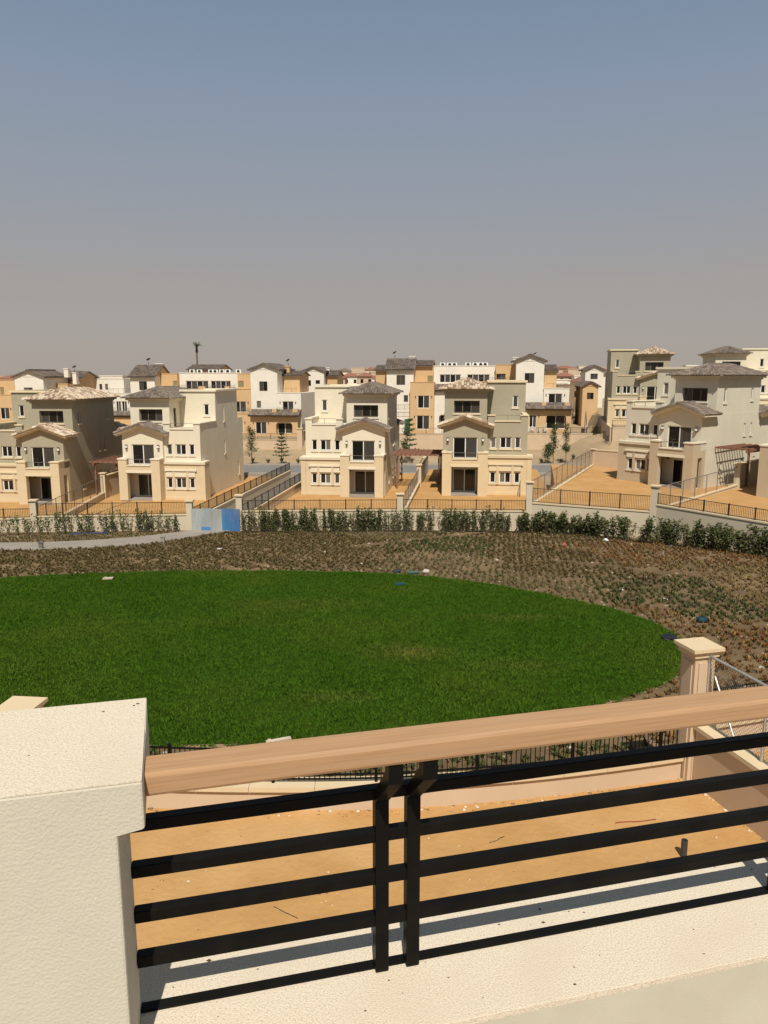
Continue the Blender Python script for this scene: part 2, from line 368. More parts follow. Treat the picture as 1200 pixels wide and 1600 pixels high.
for p in gm.polygons: p.material_index = 1 if p.center.y > 60 else 0
link('ground', gm, None, kind='structure')

def spline(pts, closed=True, k=8):
    n = len(pts); o = []
    for i in range(n if closed else n - 1):
        g = lambda j: Vector((*pts[(i + j) % n], 0)) if closed else Vector((*pts[min(max(i + j, 0), n - 1)], 0))
        a, b, c, d = g(-1), g(0), g(1), g(2)
        for q in range(k):
            t = q / k
            p = 0.5 * ((2 * b) + (c - a) * t + (2 * a - 5 * b + 4 * c - d) * t * t + (3 * b - a - 3 * c + d) * t ** 3); o.append((p.x, p.y))
    if not closed: o.append(tuple(pts[-1]))
    return o
LAWN = spline([(-20.05, 38.9), (-15.57, 40.2), (-8.14, 41.15), (0, 40.25), (4.87, 37.7), (8.72, 33.64), (10.53, 30.34), (10.85, 27.4), (10.15, 24.87), (8.85, 22.85), (7.3, 21.5),
               (4.6, 19.7), (0.5, 18.3), (-4.84, 17.7), (-13, 18.2), (-21, 22), (-25.5, 29), (-24.5, 35.5)])
lm = MB(); c0 = (-6, 29.5)
Ln = [(x + 0.05 * math.sin(i * 2.1) + 0.02 * math.sin(i * 5.3), y + 0.05 * math.cos(i * 1.7) + 0.02 * math.sin(i * 4.1)) for i, (x, y) in enumerate(LAWN)]
LAWN = Ln
lm.v = [(*c0, terr(*c0) + 0.03)] + [(x, y, terr(x, y) + 0.03) for x, y in LAWN]
lm.f = [(0, i + 1, (i + 1) % len(LAWN) + 1) for i in range(len(LAWN))]
struct('lawn_ground', lm, 'turf')
rm = MB(); k_ = len(LAWN); cc = Vector(c0)
for i, (x, y) in enumerate(LAWN):
    d_ = (Vector((x, y)) - cc).normalized()
    for off, dz in ((-0.05, 0.012), (0.16 + 0.12 * math.sin(i * 1.3) + 0.08 * math.sin(i * 3.7), 0.012)): rm.v.append((x + d_.x * off, y + d_.y * off, terr(x + d_.x * off, y + d_.y * off) + dz))
rm.f = [(2 * i, 2 * i + 1, (2 * i + 3) % (2 * k_), (2 * i + 2) % (2 * k_)) for i in range(k_)]
struct('lawn_edge_sand', rm, mat('edge_sand', (0.34, 0.235, 0.13), 0.95, (0.24, 0.165, 0.09), 1.5, 8, 0.5, 8, 0.03))
LP = np.array(LAWN)
def inpoly(pts, poly):
    x, y = pts[:, 0], pts[:, 1]; c = np.zeros(len(pts), bool); j = len(poly) - 1
    for i in range(len(poly)):
        xi, yi = poly[i]; xj, yj = poly[j]
        if yi != yj: c ^= ((yi > y) != (yj > y)) & (x < (xj - xi) * (y - yi) / (yj - yi) + xi)
        j = i
    return c
def npmesh(name, V, F):
    V = np.asarray(V, np.float32); F = np.asarray(F, np.int32); k = F.shape[1]
    me = bpy.data.meshes.new(name); me.vertices.add(len(V)); me.vertices.foreach_set('co', V.ravel())
    me.loops.add(F.size); me.loops.foreach_set('vertex_index', F.ravel()); me.polygons.add(len(F))
    me.polygons.foreach_set('loop_start', np.arange(0, F.size, k, dtype=np.int32)); me.update(calc_edges=True); me.validate(); return me
# grass blades
def blades(N):
    p = RNG.uniform([-25.6, 17.5], [11, 41.6], (int(N), 2)); 
    return p[inpoly(p, LP)]
cl = blades(52000); p = np.repeat(cl, 9, axis=0) + RNG.normal(0, 0.06, (len(cl) * 9, 2))
rim_ = LP[RNG.integers(0, len(LP), 2600)] + RNG.normal(0, 1, (2600, 2)) * 0.0; nx_ = np.roll(LP, -1, 0)[[np.argmin(((LP - q_) ** 2).sum(1)) for q_ in rim_]]
rim_ = rim_ + (nx_ - rim_) * RNG.random((2600, 1)) + np.abs(RNG.normal(0, 0.11, (2600, 1))) * (rim_ - np.array([-6, 29.5])) / np.linalg.norm(rim_ - np.array([-6, 29.5]), axis=1)[:, None]
p = np.r_[p, np.repeat(rim_, 6, axis=0) + RNG.normal(0, 0.04, (2600 * 6, 2))]; n = len(p)
csz = np.r_[np.repeat(RNG.uniform(0.6, 1.35, len(cl)), 9), np.full(2600 * 6, 0.7)]
z = 0.4 - 0.0683 * (np.maximum(p[:, 1], 16) - 16) + 0.03
den = 0.5 + 0.5 * np.sin(p[:, 0] * 0.9 + 1.3 * np.sin(p[:, 1] * 0.7)) * np.sin(p[:, 1] * 1.1 + 1.7 * np.sin(p[:, 0] * 0.5))
h = RNG.uniform(0.045, 0.1, n) * (0.6 + 0.55 * den) * csz; a = RNG.uniform(0, 2 * np.pi, n); w = RNG.uniform(0.012, 0.03, n)
lean = RNG.normal(0, 0.055, (n, 2))
dx, dy = np.cos(a) * w, np.sin(a) * w
V = np.empty((n, 3, 3), np.float32)
V[:, 0] = np.c_[p[:, 0] - dx, p[:, 1] - dy, z - 0.02]; V[:, 1] = np.c_[p[:, 0] + dx, p[:, 1] + dy, z - 0.02]
V[:, 2] = np.c_[p[:, 0] + lean[:, 0], p[:, 1] + lean[:, 1], z + h]
tag(link('lawn_grass', npmesh('lawn_grass', V.reshape(-1, 3), np.arange(3 * n).reshape(-1, 3)), 'grass', kind='stuff'), 'short dark green grass of the oval lawn', 'grass')

# concrete path to the blue gate
up = spline([(-44, 51.6), (-34, 51.3), (-26.34, 51.5), (-22.2, 52.1), (-18.4, 53.97), (-15.9, 56.7), (-14.5, 58.4)], False)
lo = spline([(-44, 48.9), (-34, 48.2), (-24.8, 48.4), (-19.75, 49.3), (-16.1, 51.2), (-13.6, 54.96), (-11.6, 58.1)], False)
pm = MB(); pm.v = [(x, y, terr(x, y) + 0.06) for x, y in up] + [(x, y, terr(x, y) + 0.06) for x, y in lo]; k = len(up)
pm.f = [(i + k, i + k + 1, i + 1, i) for i in range(k - 1)]
pm.v += [(x, y, z - 0.2) for x, y, z in pm.v[k:2 * k]]; pm.f += [(2 * k + i, 2 * k + i + 1, k + i + 1, k + i) for i in range(k - 1)]
struct('path', pm, 'concrete')
PATH = np.array(up + lo[::-1])

# road and pavement behind the front row of villas
b = MB(); b.box(-200, 31, 93.5, 101.5, -2.9, -2.5); struct('road', b, 'asphalt')
b = MB(); b.box(-200, 31, 101.5, 103.3, -2.9, -2.36); b.box(-200, 31, 92.2, 93.5, -2.9, -2.36); struct('pavement', b, 'concrete')

# ground cover plants in beds
SEEDS = [(-24.0, 45.9, 'brown'), (-26.0, 55.2, 'olive'), (-18.0, 46.2, 'brown'), (-11.0, 47.6, 'brown'), (-6.6, 53.0, 'brown'), (-4.6, 44.9, 'brown'), (-1.8, 51.2, 'brown'), (1.2, 55.8, 'olive'),
    (3.5, 51.2, 'green'), (6.0, 51.2, 'green'), (3.6, 42.6, 'olive'), (6.6, 38.9, 'olive'), (9.5, 52.7, 'brown'), (9.6, 46.2, 'brown'), (11.2, 41.6, 'brown'), (12, 36, 'green'), (13.7, 33.6, 'green'),
    (15.6, 47.5, 'red'), (18.2, 44.9, 'red'), (18.8, 41.6, 'yellow'), (18.4, 35.0, 'yellow'), (13.6, 27.3, 'red'), (10.9, 23.7, 'red'), (8.8, 35.9, 'olive'), (11.9, 28.7, 'red'), (5.8, 19.9, 'red'), (-3, 16.6, 'green'), (3, 16.8, 'green'), (-12, 16, 'brown')]
ca, sa = math.cos(0.5), math.sin(0.5)
ij = np.mgrid[-170:170, -190:190].reshape(2, -1).T * np.array([0.42, 0.27])
ij[:, 0] += (np.round(ij[:, 1] / 0.27) % 2) * 0.21
pt = np.c_[ij[:, 0] * ca - ij[:, 1] * sa, ij[:, 0] * sa + ij[:, 1] * ca] + np.array([-3, 40])
pt += RNG.normal(0, 0.055, pt.shape)
hx = np.array([-60, -28.24, -21.7, -15.33, -10.88, 1, 11.37, 14.38, 17.96, 21.12, 23.8, 30]); hy = np.array([50.5, 55.3, 56.6, 57.6, 57.6, 58.1, 57.6, 55.8, 52.1, 48.9, 45.8, 38])
big = LP + (LP - np.array([-6, 29.5])) / np.linalg.norm(LP - np.array([-6, 29.5]), axis=1)[:, None] * 0.28
wall_y = np.interp(pt[:, 0], [-12, -6.7, 0, 6.4, 14, 26], [14.3, 14.3, 14.7, 15.8, 17, 20])
keep = (pt[:, 1] < np.interp(pt[:, 0], hx, hy) - 0.5) & (pt[:, 1] > wall_y) & (pt[:, 0] > -34) & (pt[:, 0] < 27) & ~inpoly(pt, big) & ~inpoly(pt, PATH)
d1 = np.abs((pt[:, 1] - 51.5) - (pt[:, 0] - 0.0) * 0.75) ; keep &= ~((d1 < 0.5) & (pt[:, 0] > -2) & (pt[:, 0] < 9))
d2 = np.abs((pt[:, 1] - 42.5) + (pt[:, 0] - 13.0) * 0.75); keep &= ~((d2 < 0.45) & (pt[:, 0] > 10) & (pt[:, 0] < 17))
patch = np.sin(pt[:, 0] * 1.3 + 2 * np.sin(pt[:, 1] * 0.6)) * np.sin(pt[:, 1] * 1.7 + 1.5 * np.sin(pt[:, 0] * 0.8))
keep &= RNG.random(len(pt)) > 0.08 + 0.5 * (patch > 0.72)
pt = pt[keep]
sd = np.array([(s[0], s[1]) for s in SEEDS]); ty = np.array([s[2] for s in SEEDS])
warp = pt + np.c_[np.sin(pt[:, 1] * 0.8) + np.sin(pt[:, 0] * 1.9), np.cos(pt[:, 0] * 0.9) + np.sin(pt[:, 1] * 2.1)] * 0.7
near = np.argmin(((warp[:, None, :] - sd[None]) ** 2).sum(2), axis=1); kinds = ty[near]
def cover(name, kind, label, nl, hh, ww, m, drop=0.0):
    q = pt[kinds == kind]; q = q[RNG.random(len(q)) > drop]; k = len(q)
    zz = np.array([terr(x, y) for x, y in q])
    sc = RNG.uniform(0.6, 1.25, k)[:, None]
    a = RNG.uniform(0, 2 * np.pi, (k, nl)); r = RNG.uniform(0.02, ww * 1.12, (k, nl)) * sc; hz = RNG.uniform(0.35, 1.0, (k, nl)) * hh * sc
    bx = q[:, 0][:, None] + np.cos(a) * r * 0.3; by = q[:, 1][:, None] + np.sin(a) * r * 0.3
    tx = q[:, 0][:, None] + np.cos(a) * r; tyy = q[:, 1][:, None] + np.sin(a) * r
    lw = RNG.uniform(0.014, 0.035, (k, nl))
    ox, oy = -np.sin(a) * lw, np.cos(a) * lw; zb = zz[:, None] + 0 * a
    V = np.stack([np.stack([bx, by, zb - 0.02], -1), np.stack([(bx + tx) / 2 + ox, (by + tyy) / 2 + oy, zb + hz * 0.75], -1), np.stack([tx, tyy, zb + hz], -1), np.stack([(bx + tx) / 2 - ox, (by + tyy) / 2 - oy, zb + hz * 0.6], -1)], 2)
    o = link(name, npmesh(name, V.reshape(-1, 3), np.arange(V.size // 3).reshape(-1, 4)), m, kind='stuff')
    tag(o, label, 'ground cover')
cover('ground_cover', 'brown', 'dull brownish ground cover planted in rows between lawn and hedge', 14, 0.17, 0.19, 'cover_brown')
cover('ground_cover', 'green', 'dark green ground cover tufts in diamond rows', 15, 0.2, 0.19, 'cover_green')
cover('ground_cover', 'olive', 'sparse olive ground cover along the lawn edge', 11, 0.17, 0.16, 'cover_olive', 0.12)
cover('ground_cover', 'red', 'reddish brown ground cover on the right-hand slope', 13, 0.19, 0.2, 'cover_red', 0.1)
cover('ground_cover', 'yellow', 'yellowing ground cover at the right edge of the park', 12, 0.19, 0.2, 'cover_yellow', 0.12)

# loose clods, stones and dry bits on the soil
q = RNG.uniform([-34, 15.5], [26, 57.5], (5200, 2)); q = q[~inpoly(q, big) & ~inpoly(q, PATH) & (q[:, 1] < np.interp(q[:, 0], hx, hy) - 0.3)]
k = len(q); r = RNG.gamma(2.0, 0.018, k) + 0.015; zz = np.array([terr(x, y) for x, y in q]); a = RNG.uniform(0, 6.28, k)
oc = np.array([(1, 0, 0), (0, 1, 0), (-1, 0, 0), (0, -1, 0), (0, 0, 0.7), (0, 0, -0.5)])
V = np.empty((k, 6, 3)); V[:, :, 0] = q[:, 0][:, None] + r[:, None] * (oc[:, 0] * np.cos(a)[:, None] - oc[:, 1] * np.sin(a)[:, None]) * 1.4
V[:, :, 1] = q[:, 1][:, None] + r[:, None] * (oc[:, 0] * np.sin(a)[:, None] + oc[:, 1] * np.cos(a)[:, None]); V[:, :, 2] = zz[:, None] + r[:, None] * oc[:, 2]
oF = np.array([(0, 1, 4), (1, 2, 4), (2, 3, 4), (3, 0, 4), (1, 0, 5), (2, 1, 5), (3, 2, 5), (0, 3, 5)])
F = (np.arange(k)[:, None, None] * 6 + oF[None]).reshape(-1, 3)
M['clod'] = mat('clods', (0.25, 0.18, 0.11), 0.95, island=[(0.2, 0.14, 0.085), (0.34, 0.26, 0.17), (0.27, 0.19, 0.12), (0.42, 0.36, 0.28), (0.12, 0.09, 0.06)])
tag(link('soil_clods', npmesh('soil_clods', V.reshape(-1, 3), F), 'clod', kind='stuff'), 'loose clods and stones on the planting soil', 'soil')

# ------------------------------------------------------------------ villas
def villa(label, pos, ang, mir, up, base, trim, tile, td=9.2):
    root = thing('villa', label, 'house', pos, -R(ang), 'three-storey villas')
    sx = -1 if mir else 1
    def part(b, name, m, par=root): return b.build(name, m, par, sx)
    TY = 3.3 + td                                           # back of the tower room
    q = [(0.24, 0.78), (1.12, 2.2), (2.5, 3.04)]
    fw = [(-4.2 - b_, -4.2 - a_) for a_, b_ in q]
    # ground floor, living side
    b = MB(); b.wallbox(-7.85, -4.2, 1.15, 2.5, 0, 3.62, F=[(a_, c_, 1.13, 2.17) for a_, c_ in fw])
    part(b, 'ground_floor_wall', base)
    b = MB(); b.wallbox(-7.85, -4.2, 2.5, 15.2, 0, 3.62, Ll=[(13.2, 13.6, 1.1, 2.5)]); part(b, 'side_wall', up)
    b = MB(); b.box(-8.3, -7.86, 1.13, 2.5, 0, 3.62); part(b, 'buttress', base)
    b = MB(); b.box(-8.38, -4.2, 1.02, 1.15, 3.5, 3.66); b.box(-8.36, -7.5, 1.0, 2.6, 3.62, 3.76); b.box(-7.5, -4.2, 1.0, 1.4, 3.622, 3.758)
    part(b, 'floor_band', trim)
    b = MB(); b.box(-8.32, -4.2, 1.09, 1.16, 0, 0.22); part(b, 'plinth', base)
    # window hood and raised panels
    b = MB(); b.box(-7.5, -4.28, 0.98, 1.15, 2.82, 3.0); part(b, 'window_hood', trim)
    for a_, c_ in fw:
        b = MB(); b.box(a_ - 0.08, c_ + 0.08, 1.06, 1.15, 2.26, 2.7); part(b, 'raised_panel', trim)
    for x in (-5.15, -6.55):
        b = MB(); b.box(x - 0.11, x + 0.11, 1.03, 1.15, 1.0, 2.82); part(b, 'pilaster', base)
    for i, (a_, c_) in enumerate(fw):
        window(root, PF(1.15), a_, c_, 1.13, 2.17, 2 if i == 1 else 1, sx=sx, sill=trim, panes=('glass', 'glass') if i == 1 else ('curtain',))
        window(root, PF(1.42), a_, c_, 4.38, 5.43, 2 if i == 1 else 1, sx=sx, sill=trim, panes=('glass', 'glass') if i == 1 else ('curtain',))
    window(root, PL(-7.85), 13.2, 13.6, 1.1, 2.5, 1, sx=sx, sill=trim)
    # first floor, living side
    b = MB(); b.wallbox(-7.85, -4.15, 1.42, 15.2, 3.62, 6.85, F=[(a_, c_, 4.38, 5.43) for a_, c_ in fw], Ll=[(8.6, 8.95, 3.9, 5.3)])
    part(b, 'upper_wall', up)
    window(root, PL(-7.85), 8.6, 8.95, 3.9, 5.3, 1, sx=sx, sill=trim)
    # roof terrace parapet
    for c_ in ((-7.85, -7.2, 1.42, 1.8), (-7.85, -7.55, 1.8, 6.2), (-4.8, -4.16, 1.42, 1.8), (-7.85, -7.55, 13.4, 15.2)):
        b = MB(); b.box(*c_, 6.85, 7.4); part(b, 'parapet', up)
    b = MB(); b.box(-7.95, -7.14, 1.34, 1.86, 7.4, 7.5); b.box(-7.93, -7.47, 1.86, 6.2, 7.4, 7.5); b.box(-4.86, -4.1, 1.34, 1.86, 7.4, 7.5); b.box(-7.2, -4.8, 1.34, 1.8, 6.85, 6.97)
    part(b, 'coping', trim)
    railing(root, (-7.2, 1.6, 6.97), (-4.8, 1.6, 6.97), 0.48, sx=sx, name='terrace_railing')
    # flat-roofed stair tower
    b = MB(); b.wallbox(-7.84, -4.1, 6.2, 13.4, 6.85, 10.5, F=[(-7.15, -6.6, 8.0, 9.15)], Ll=[(8.6, 8.95, 7.3, 8.9)])
    part(b, 'stair_tower_wall', up)
    b = MB(); b.box(-8.0, -4.1, 6.05, 6.25, 10.42, 10.62); b.box(-8.0, -7.6, 6.25, 13.55, 10.42, 10.62); b.box(-7.6, -4.1, 13.3, 13.55, 10.42, 10.62)
    part(b, 'coping', trim)
    window(root, PF(6.2), -7.15, -6.6, 8.0, 9.15, 1, sx=sx, sill=trim, panes=('curtain',)); window(root, PL(-7.84), 8.6, 8.95, 7.3, 8.9, 1, sx=sx, sill=trim)
    # porch side, ground floor behind the porch
    b = MB(); b.wallbox(-4.15, -0.01, 2.05, 15.6, 0, 3.35, F=[(-3.15, -0.95, 0.1, 2.35)], Rr=[(4.6, 5.0, 0.9, 2.1), (8.4, 8.75, 1.0, 2.3), (10.6, 10.95, 1.0, 2.3)])
    part(b, 'ground_floor_wall', up)
    window(root, PF(2.05), -3.15, -0.95, 0.1, 2.35, 2, 'frame', sx=sx, name='sliding_door', panes=('glass', 'curtain'))
    for y0, z0, z1 in ((4.6, 0.9, 2.1), (8.4, 1.0, 2.3), (10.6, 1.0, 2.3)): window(root, PR(-0.01), y0, y0 + (0.4 if y0 < 5 else 0.35), z0, z1, 1, sx=sx, sill=trim)
    # porch
    b = MB()
    b.box(-4.2, -3.32, 0, 0.5, 0, 4.0); b.box(-0.86, 0, 0, 0.5, 0, 4.0)                       # front piers
    b.box(-3.32, -0.86, 0.02, 0.48, 2.74, 3.4)                                                # lintel
    b.box(-4.2, -3.9, 0.5, 1.15, 0, 4.0)                                                      # inner cheek
    b.panel(PR(0), 0.5, 2.05, 0, 4.0, [(0.85, 1.6, 0.05, 2.72, 0.3)]); b.panel(PL(-0.3), 0.5, 2.05, 0, 4.0, [(0.85, 1.6, 0.05, 2.72, 0.0)])
    b.quad((-0.3, 0.5, 4.0), (0, 0.5, 4.0), (0, 2.05, 4.0), (-0.3, 2.05, 4.0))
    b.box(-3.9, -0.3, 0.48, 2.06, 2.95, 3.3)                                                  # balcony slab
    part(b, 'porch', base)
    b = MB(); b.box(-4.26, -3.26, -0.06, 0.56, 4.0, 4.12); b.box(-0.92, 0.06, -0.06, 0.56, 4.0, 4.12); b.box(-0.36, 0.062, 0.56, 2.06, 4.0, 4.118); b.box(-4.262, -3.84, 0.56, 1.15, 4.0, 4.118)
    b.box(-3.26, -0.92, -0.05, 0.54, 3.4, 3.5)
    part(b, 'coping', trim)
    b = MB(); b.box(-3.42, -0.78, -0.05, 0.02, 2.72, 2.95); part(b, 'lintel_band', trim)
    b = MB(); b.box(-3.9, -0.3, 0.05, 2.05, -0.05, 0.06); part(b, 'porch_floor', 'concrete')
    railing(root, (-3.26, 0.25, 3.5), (-0.92, 0.25, 3.5), 0.52, 0.0, sx=sx, mids=1)
    b = MB(); b.box(-3.6, -3.45, 1.9, 2.03, 2.35, 2.62); b.box(-3.57, -3.48, 1.86, 1.9, 2.3, 2.5); part(b, 'wall_lamp', 'iron')
    # gabled balcony room
    b = MB(); b.wallbox(-4.14, 0, 1.15, TY, 3.35, 6.5, F=[(-3.25, -0.95, 3.42, 5.4)], Rr=[(8.4, 8.72, 4.4, 5.5), (9.6, 9.92, 4.4, 5.5)], bottom=True)
    part(b, 'upper_wall', up)
    b = MB(); b.extr([(-4.14, 1.15, 6.5), (0, 1.15, 6.5), (-2.07, 1.15, 7.22)], (0, 2.2, 0)); part(b, 'gable', up)
    window(root, PF(1.15), -3.25, -0.95, 3.42, 5.4, 2, 'frame', sx=sx, name='balcony_door', panes=('glass', 'curtain') if not mir else ('curtain', 'glass'))
    for y0 in (8.4, 9.6): window(root, PR(0), y0, y0 + 0.32, 4.4, 5.5, 1, sx=sx, sill=trim)
    for x in (-3.72, -0.45):
        b = MB(); b.box(x - 0.05, x + 0.05, 1.05, 1.15, 4.95, 5.3); b.box(x - 0.1, x + 0.1, 0.92, 1.12, 4.98, 5.06); b.box(x - 0.1, x + 0.1, 0.92, 1.12, 5.3, 5.36)
        lo_ = part(b, 'wall_lamp', 'iron'); b = MB(); b.box(x - 0.08, x + 0.08, 0.94, 1.1, 5.06, 5.3); part(b, 'lamp_glass', 'plastic_white', lo_)
    # gable roof: rafters/soffit slab, tiles
    rs = 0.72 / 2.07
    b = MB(); gx = 2.07 + 0.55; ez = 7.22 - rs * gx
    b.extr([(-2.07 - gx, 0.6, ez), (-2.07, 0.6, 7.22), (-2.07 + gx, 0.6, ez), (-2.07 + gx, 0.6, ez + 0.16), (-2.07, 0.6, 7.40), (-2.07 - gx, 0.6, ez + 0.16)], (0, 2.7, 0))
    b.extr([(-2.07 - gx + 0.1, 0.72, ez - 0.12), (-2.07, 0.72, 7.08), (-2.07 + gx - 0.1, 0.72, ez - 0.12), (-2.07 + gx - 0.1, 0.72, ez + 0.05), (-2.07, 0.72, 7.25), (-2.07 - gx + 0.1, 0.72, ez + 0.05)], (0, 0.42, 0))
    rf = part(b, 'gable_roof', trim)
    b = MB(); sl = math.hypot(gx, rs * gx)
    tiles(b, (-2.07 + gx, 0.55, ez + 0.16), (0, 1, 0), (-gx, 0, rs * gx), [(0, 0), (2.75, 0), (2.75, sl), (0, sl)])
    tiles(b, (-2.07 - gx, 0.55, ez + 0.16), (0, 1, 0), (gx, 0, rs * gx), [(0, 0), (2.75, 0), (2.75, sl), (0, sl)])
    ridge(b, (-2.07, 0.5, 7.42), (-2.07, 3.25, 7.42))
    for s_ in (-1, 1): ridge(b, (-2.07 + s_ * gx, 0.6, ez + 0.2), (-2.07, 0.6, 7.4), 0.22)
    o = part(b, 'roof_tiles', tile, rf); o['kind'] = 'stuff'
    # tower room
    b = MB(); b.wallbox(-4.08, -0.02, 3.3, TY, 6.45, 9.55, F=[(-3.36, -0.92, 7.55, 8.72, 0.4)], Rr=[(4.5, 4.95, 7.45, 8.7), (TY - 1.7, TY - 1.3, 7.6, 8.7)], Ll=[(4.4, 5.1, 6.9, 8.8)])
    part(b, 'tower_wall', up)
    window(root, PF(3.3), -3.36, -0.92, 7.55, 8.72, 3, 'dframe', d=0.34, sx=sx, sill=trim, panes=('curtain', 'glass', 'glass'))
    window(root, PR(-0.02), 4.5, 4.95, 7.45, 8.7, 1, sx=sx, sill=trim); window(root, PR(-0.02), TY - 1.7, TY - 1.3, 7.6, 8.7, 1, sx=sx, sill=trim)
    window(root, PL(-4.08), 4.4, 5.1, 6.9, 8.8, 1, 'dframe', sx=sx, name='terrace_door')
    b = MB(); b.box(-4.2, 0.1, 3.18, TY + 0.1, 9.45, 9.6); b.box(-4.4, 0.3, 2.98, TY + 0.3, 9.6, 9.8); part(b, 'cornice', up)
    b = MB(); tm = MB(); hip(b, tm, -4.68, 0.58, 2.7, TY + 0.58, 9.8, 1.0)
    rf = part(b, 'roof', trim); o = part(tm, 'roof_tiles', tile, rf); o['kind'] = 'stuff'
    # rear wing with its own low tiled roof
    b = MB(); b.wallbox(-4.12, -0.03, TY, 15.5, 3.35, 6.2); part(b, 'rear_wall', up)
    b = MB(); tm = MB(); hip(b, tm, -4.6, 0.6, TY + 0.02, 16.1, 6.25, 0.75); rf = part(b, 'rear_roof', trim); o = part(tm, 'roof_tiles', tile, rf); o['kind'] = 'stuff'
    return root

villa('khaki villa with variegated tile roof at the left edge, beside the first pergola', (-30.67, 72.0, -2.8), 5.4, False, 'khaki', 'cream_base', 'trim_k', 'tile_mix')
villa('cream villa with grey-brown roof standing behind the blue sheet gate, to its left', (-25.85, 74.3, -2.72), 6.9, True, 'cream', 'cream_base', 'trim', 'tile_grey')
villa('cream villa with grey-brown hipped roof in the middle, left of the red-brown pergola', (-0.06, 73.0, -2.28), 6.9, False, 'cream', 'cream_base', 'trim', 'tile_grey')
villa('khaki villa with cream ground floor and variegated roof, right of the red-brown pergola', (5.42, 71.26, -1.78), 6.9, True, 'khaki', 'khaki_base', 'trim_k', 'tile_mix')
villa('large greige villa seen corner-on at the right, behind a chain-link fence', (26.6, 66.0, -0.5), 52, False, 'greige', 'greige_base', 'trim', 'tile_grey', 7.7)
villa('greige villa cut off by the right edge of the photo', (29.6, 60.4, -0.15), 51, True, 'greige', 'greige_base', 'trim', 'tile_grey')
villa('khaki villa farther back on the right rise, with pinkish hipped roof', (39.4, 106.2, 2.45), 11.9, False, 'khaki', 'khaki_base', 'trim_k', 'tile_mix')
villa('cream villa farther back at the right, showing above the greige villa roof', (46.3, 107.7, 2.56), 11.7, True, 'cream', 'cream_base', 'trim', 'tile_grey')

# ------------------------------------------------------------------ garden plots of the villas, their walls, pillars and fences
def sheet(name, poly, z, m, zb=-3.3):
    b = MB(); b.prism(poly, zb, z); return struct(name, b, m)
sheet('garden_sand', [(-70, 52.0), (-26.8, 58.0), (-22.8, 92), (-70, 92)], -2.8, 'sand')
sheet('garden_sand', [(-26.4, 58.0), (-15.2, 58.7), (-11.2, 92), (-22.5, 92)], -2.72, 'sand')
sheet('alley_paving', [(-15.0, 58.7), (-11.2, 58.5), (-7.1, 92.1), (-11.1, 92.1)], -2.66, 'concrete')
sheet('garden_sand', [(-10.9, 58.4), (1.1, 59.0), (5.1, 92), (-6.9, 92)], -2.3, 'sand')
sheet('garden_sand', [(1.4, 59.0), (11.1, 58.3), (15.5, 70), (18.4, 92), (5.5, 92)], -1.78, 'sand')
sheet('garden_sand', [(11.3, 58.3), (19.2, 54.1), (31.5, 68), (27.5, 82.5), (18.8, 86), (15.7, 70)], -0.5, 'sand')
sheet('garden_sand', [(19.5, 53.9), (24.6, 46.0), (52, 52), (44, 72), (31.8, 67.6)], -0.15, 'sand')

def pillar(x, y, z0, z1, label, rz=0.0, w=0.46, mcap='coping', m='wallcream'):
    t = thing('gate_pillar', label, 'pillar', (x, y, z0), rz, 'garden wall pillars')
    h = z1 - z0
    b = MB(); b.box(-w / 2, w / 2, -w / 2, w / 2, 0, h - 0.16); b.build('shaft', m, t)
    b = MB(); b.box(-w / 2 - 0.05, w / 2 + 0.05, -w / 2 - 0.05, w / 2 + 0.05, h - 0.16, h - 0.09); b.box(-w / 2 - 0.1, w / 2 + 0.1, -w / 2 - 0.1, w / 2 + 0.1, h - 0.09, h); b.build('cap', mcap, t)
    return t
def wall(p0, p1, z0, z1a, z1b, label, th=0.26, m='wallcream', cop=True, name='garden_wall'):
    p0 = Vector((*p0, 0)); p1 = Vector((*p1, 0)); d = p1 - p0; Lg = d.length
    t = thing(name, label, 'wall', (p0.x, p0.y, z0), math.atan2(d.y, d.x))
    b = MB(); h0, h1 = z1a - z0, z1b - z0
    def lay(w, a0, a1, c0, c1, x0=0, x1=None):
        x1 = Lg if x1 is None else x1
        b.add([(x0, -w, a0), (x1, -w, c0), (x1, w, c0), (x0, w, a0), (x0, -w, a1), (x1, -w, c1), (x1, w, c1), (x0, w, a1)],
              [(3, 2, 1, 0), (4, 5, 6, 7), (0, 1, 5, 4), (1, 2, 6, 5), (2, 3, 7, 6), (3, 0, 4, 7)])
    lay(th / 2, 0, h0, 0, h1); b.build('wall_face', m, t)
    if cop: b = MB(); lay(th / 2 + 0.05, h0, h0 + 0.09, h1, h1 + 0.09); b.build('coping', 'coping', t)
    return t
PICK = {}
def picket_fence(p0, p1, za, zb, h, label, sp=0.12, post=2.0, m='iron', name='fence'):
    p0 = Vector((*p0, za)); p1 = Vector((*p1, zb)); d = p1 - p0; u = Vector((0, 0, 1))
    t = thing(name, label, 'fence', tuple(p0), 0); Lg = d.length
    for zz in (0.06, h - 0.03):
        b = MB(); b.bar(u * zz, d + u * zz, 0.04, 0.04); b.build('rail', m, t)
    k = int(Lg / sp); b = MB()
    for i in range(1, k): b.bar(d * (i / k) + u * 0.06, d * (i / k) + u * (h - 0.03), 0.018)
    b.build('pickets', m, t, kind='stuff')
    n_ = max(1, round(Lg / post))
    for i in range(n_ + 1):
        b = MB(); q = d * (i / n_); b.bar(q, q + u * (h + 0.04), 0.07); b.build('post', m, t)
    return t
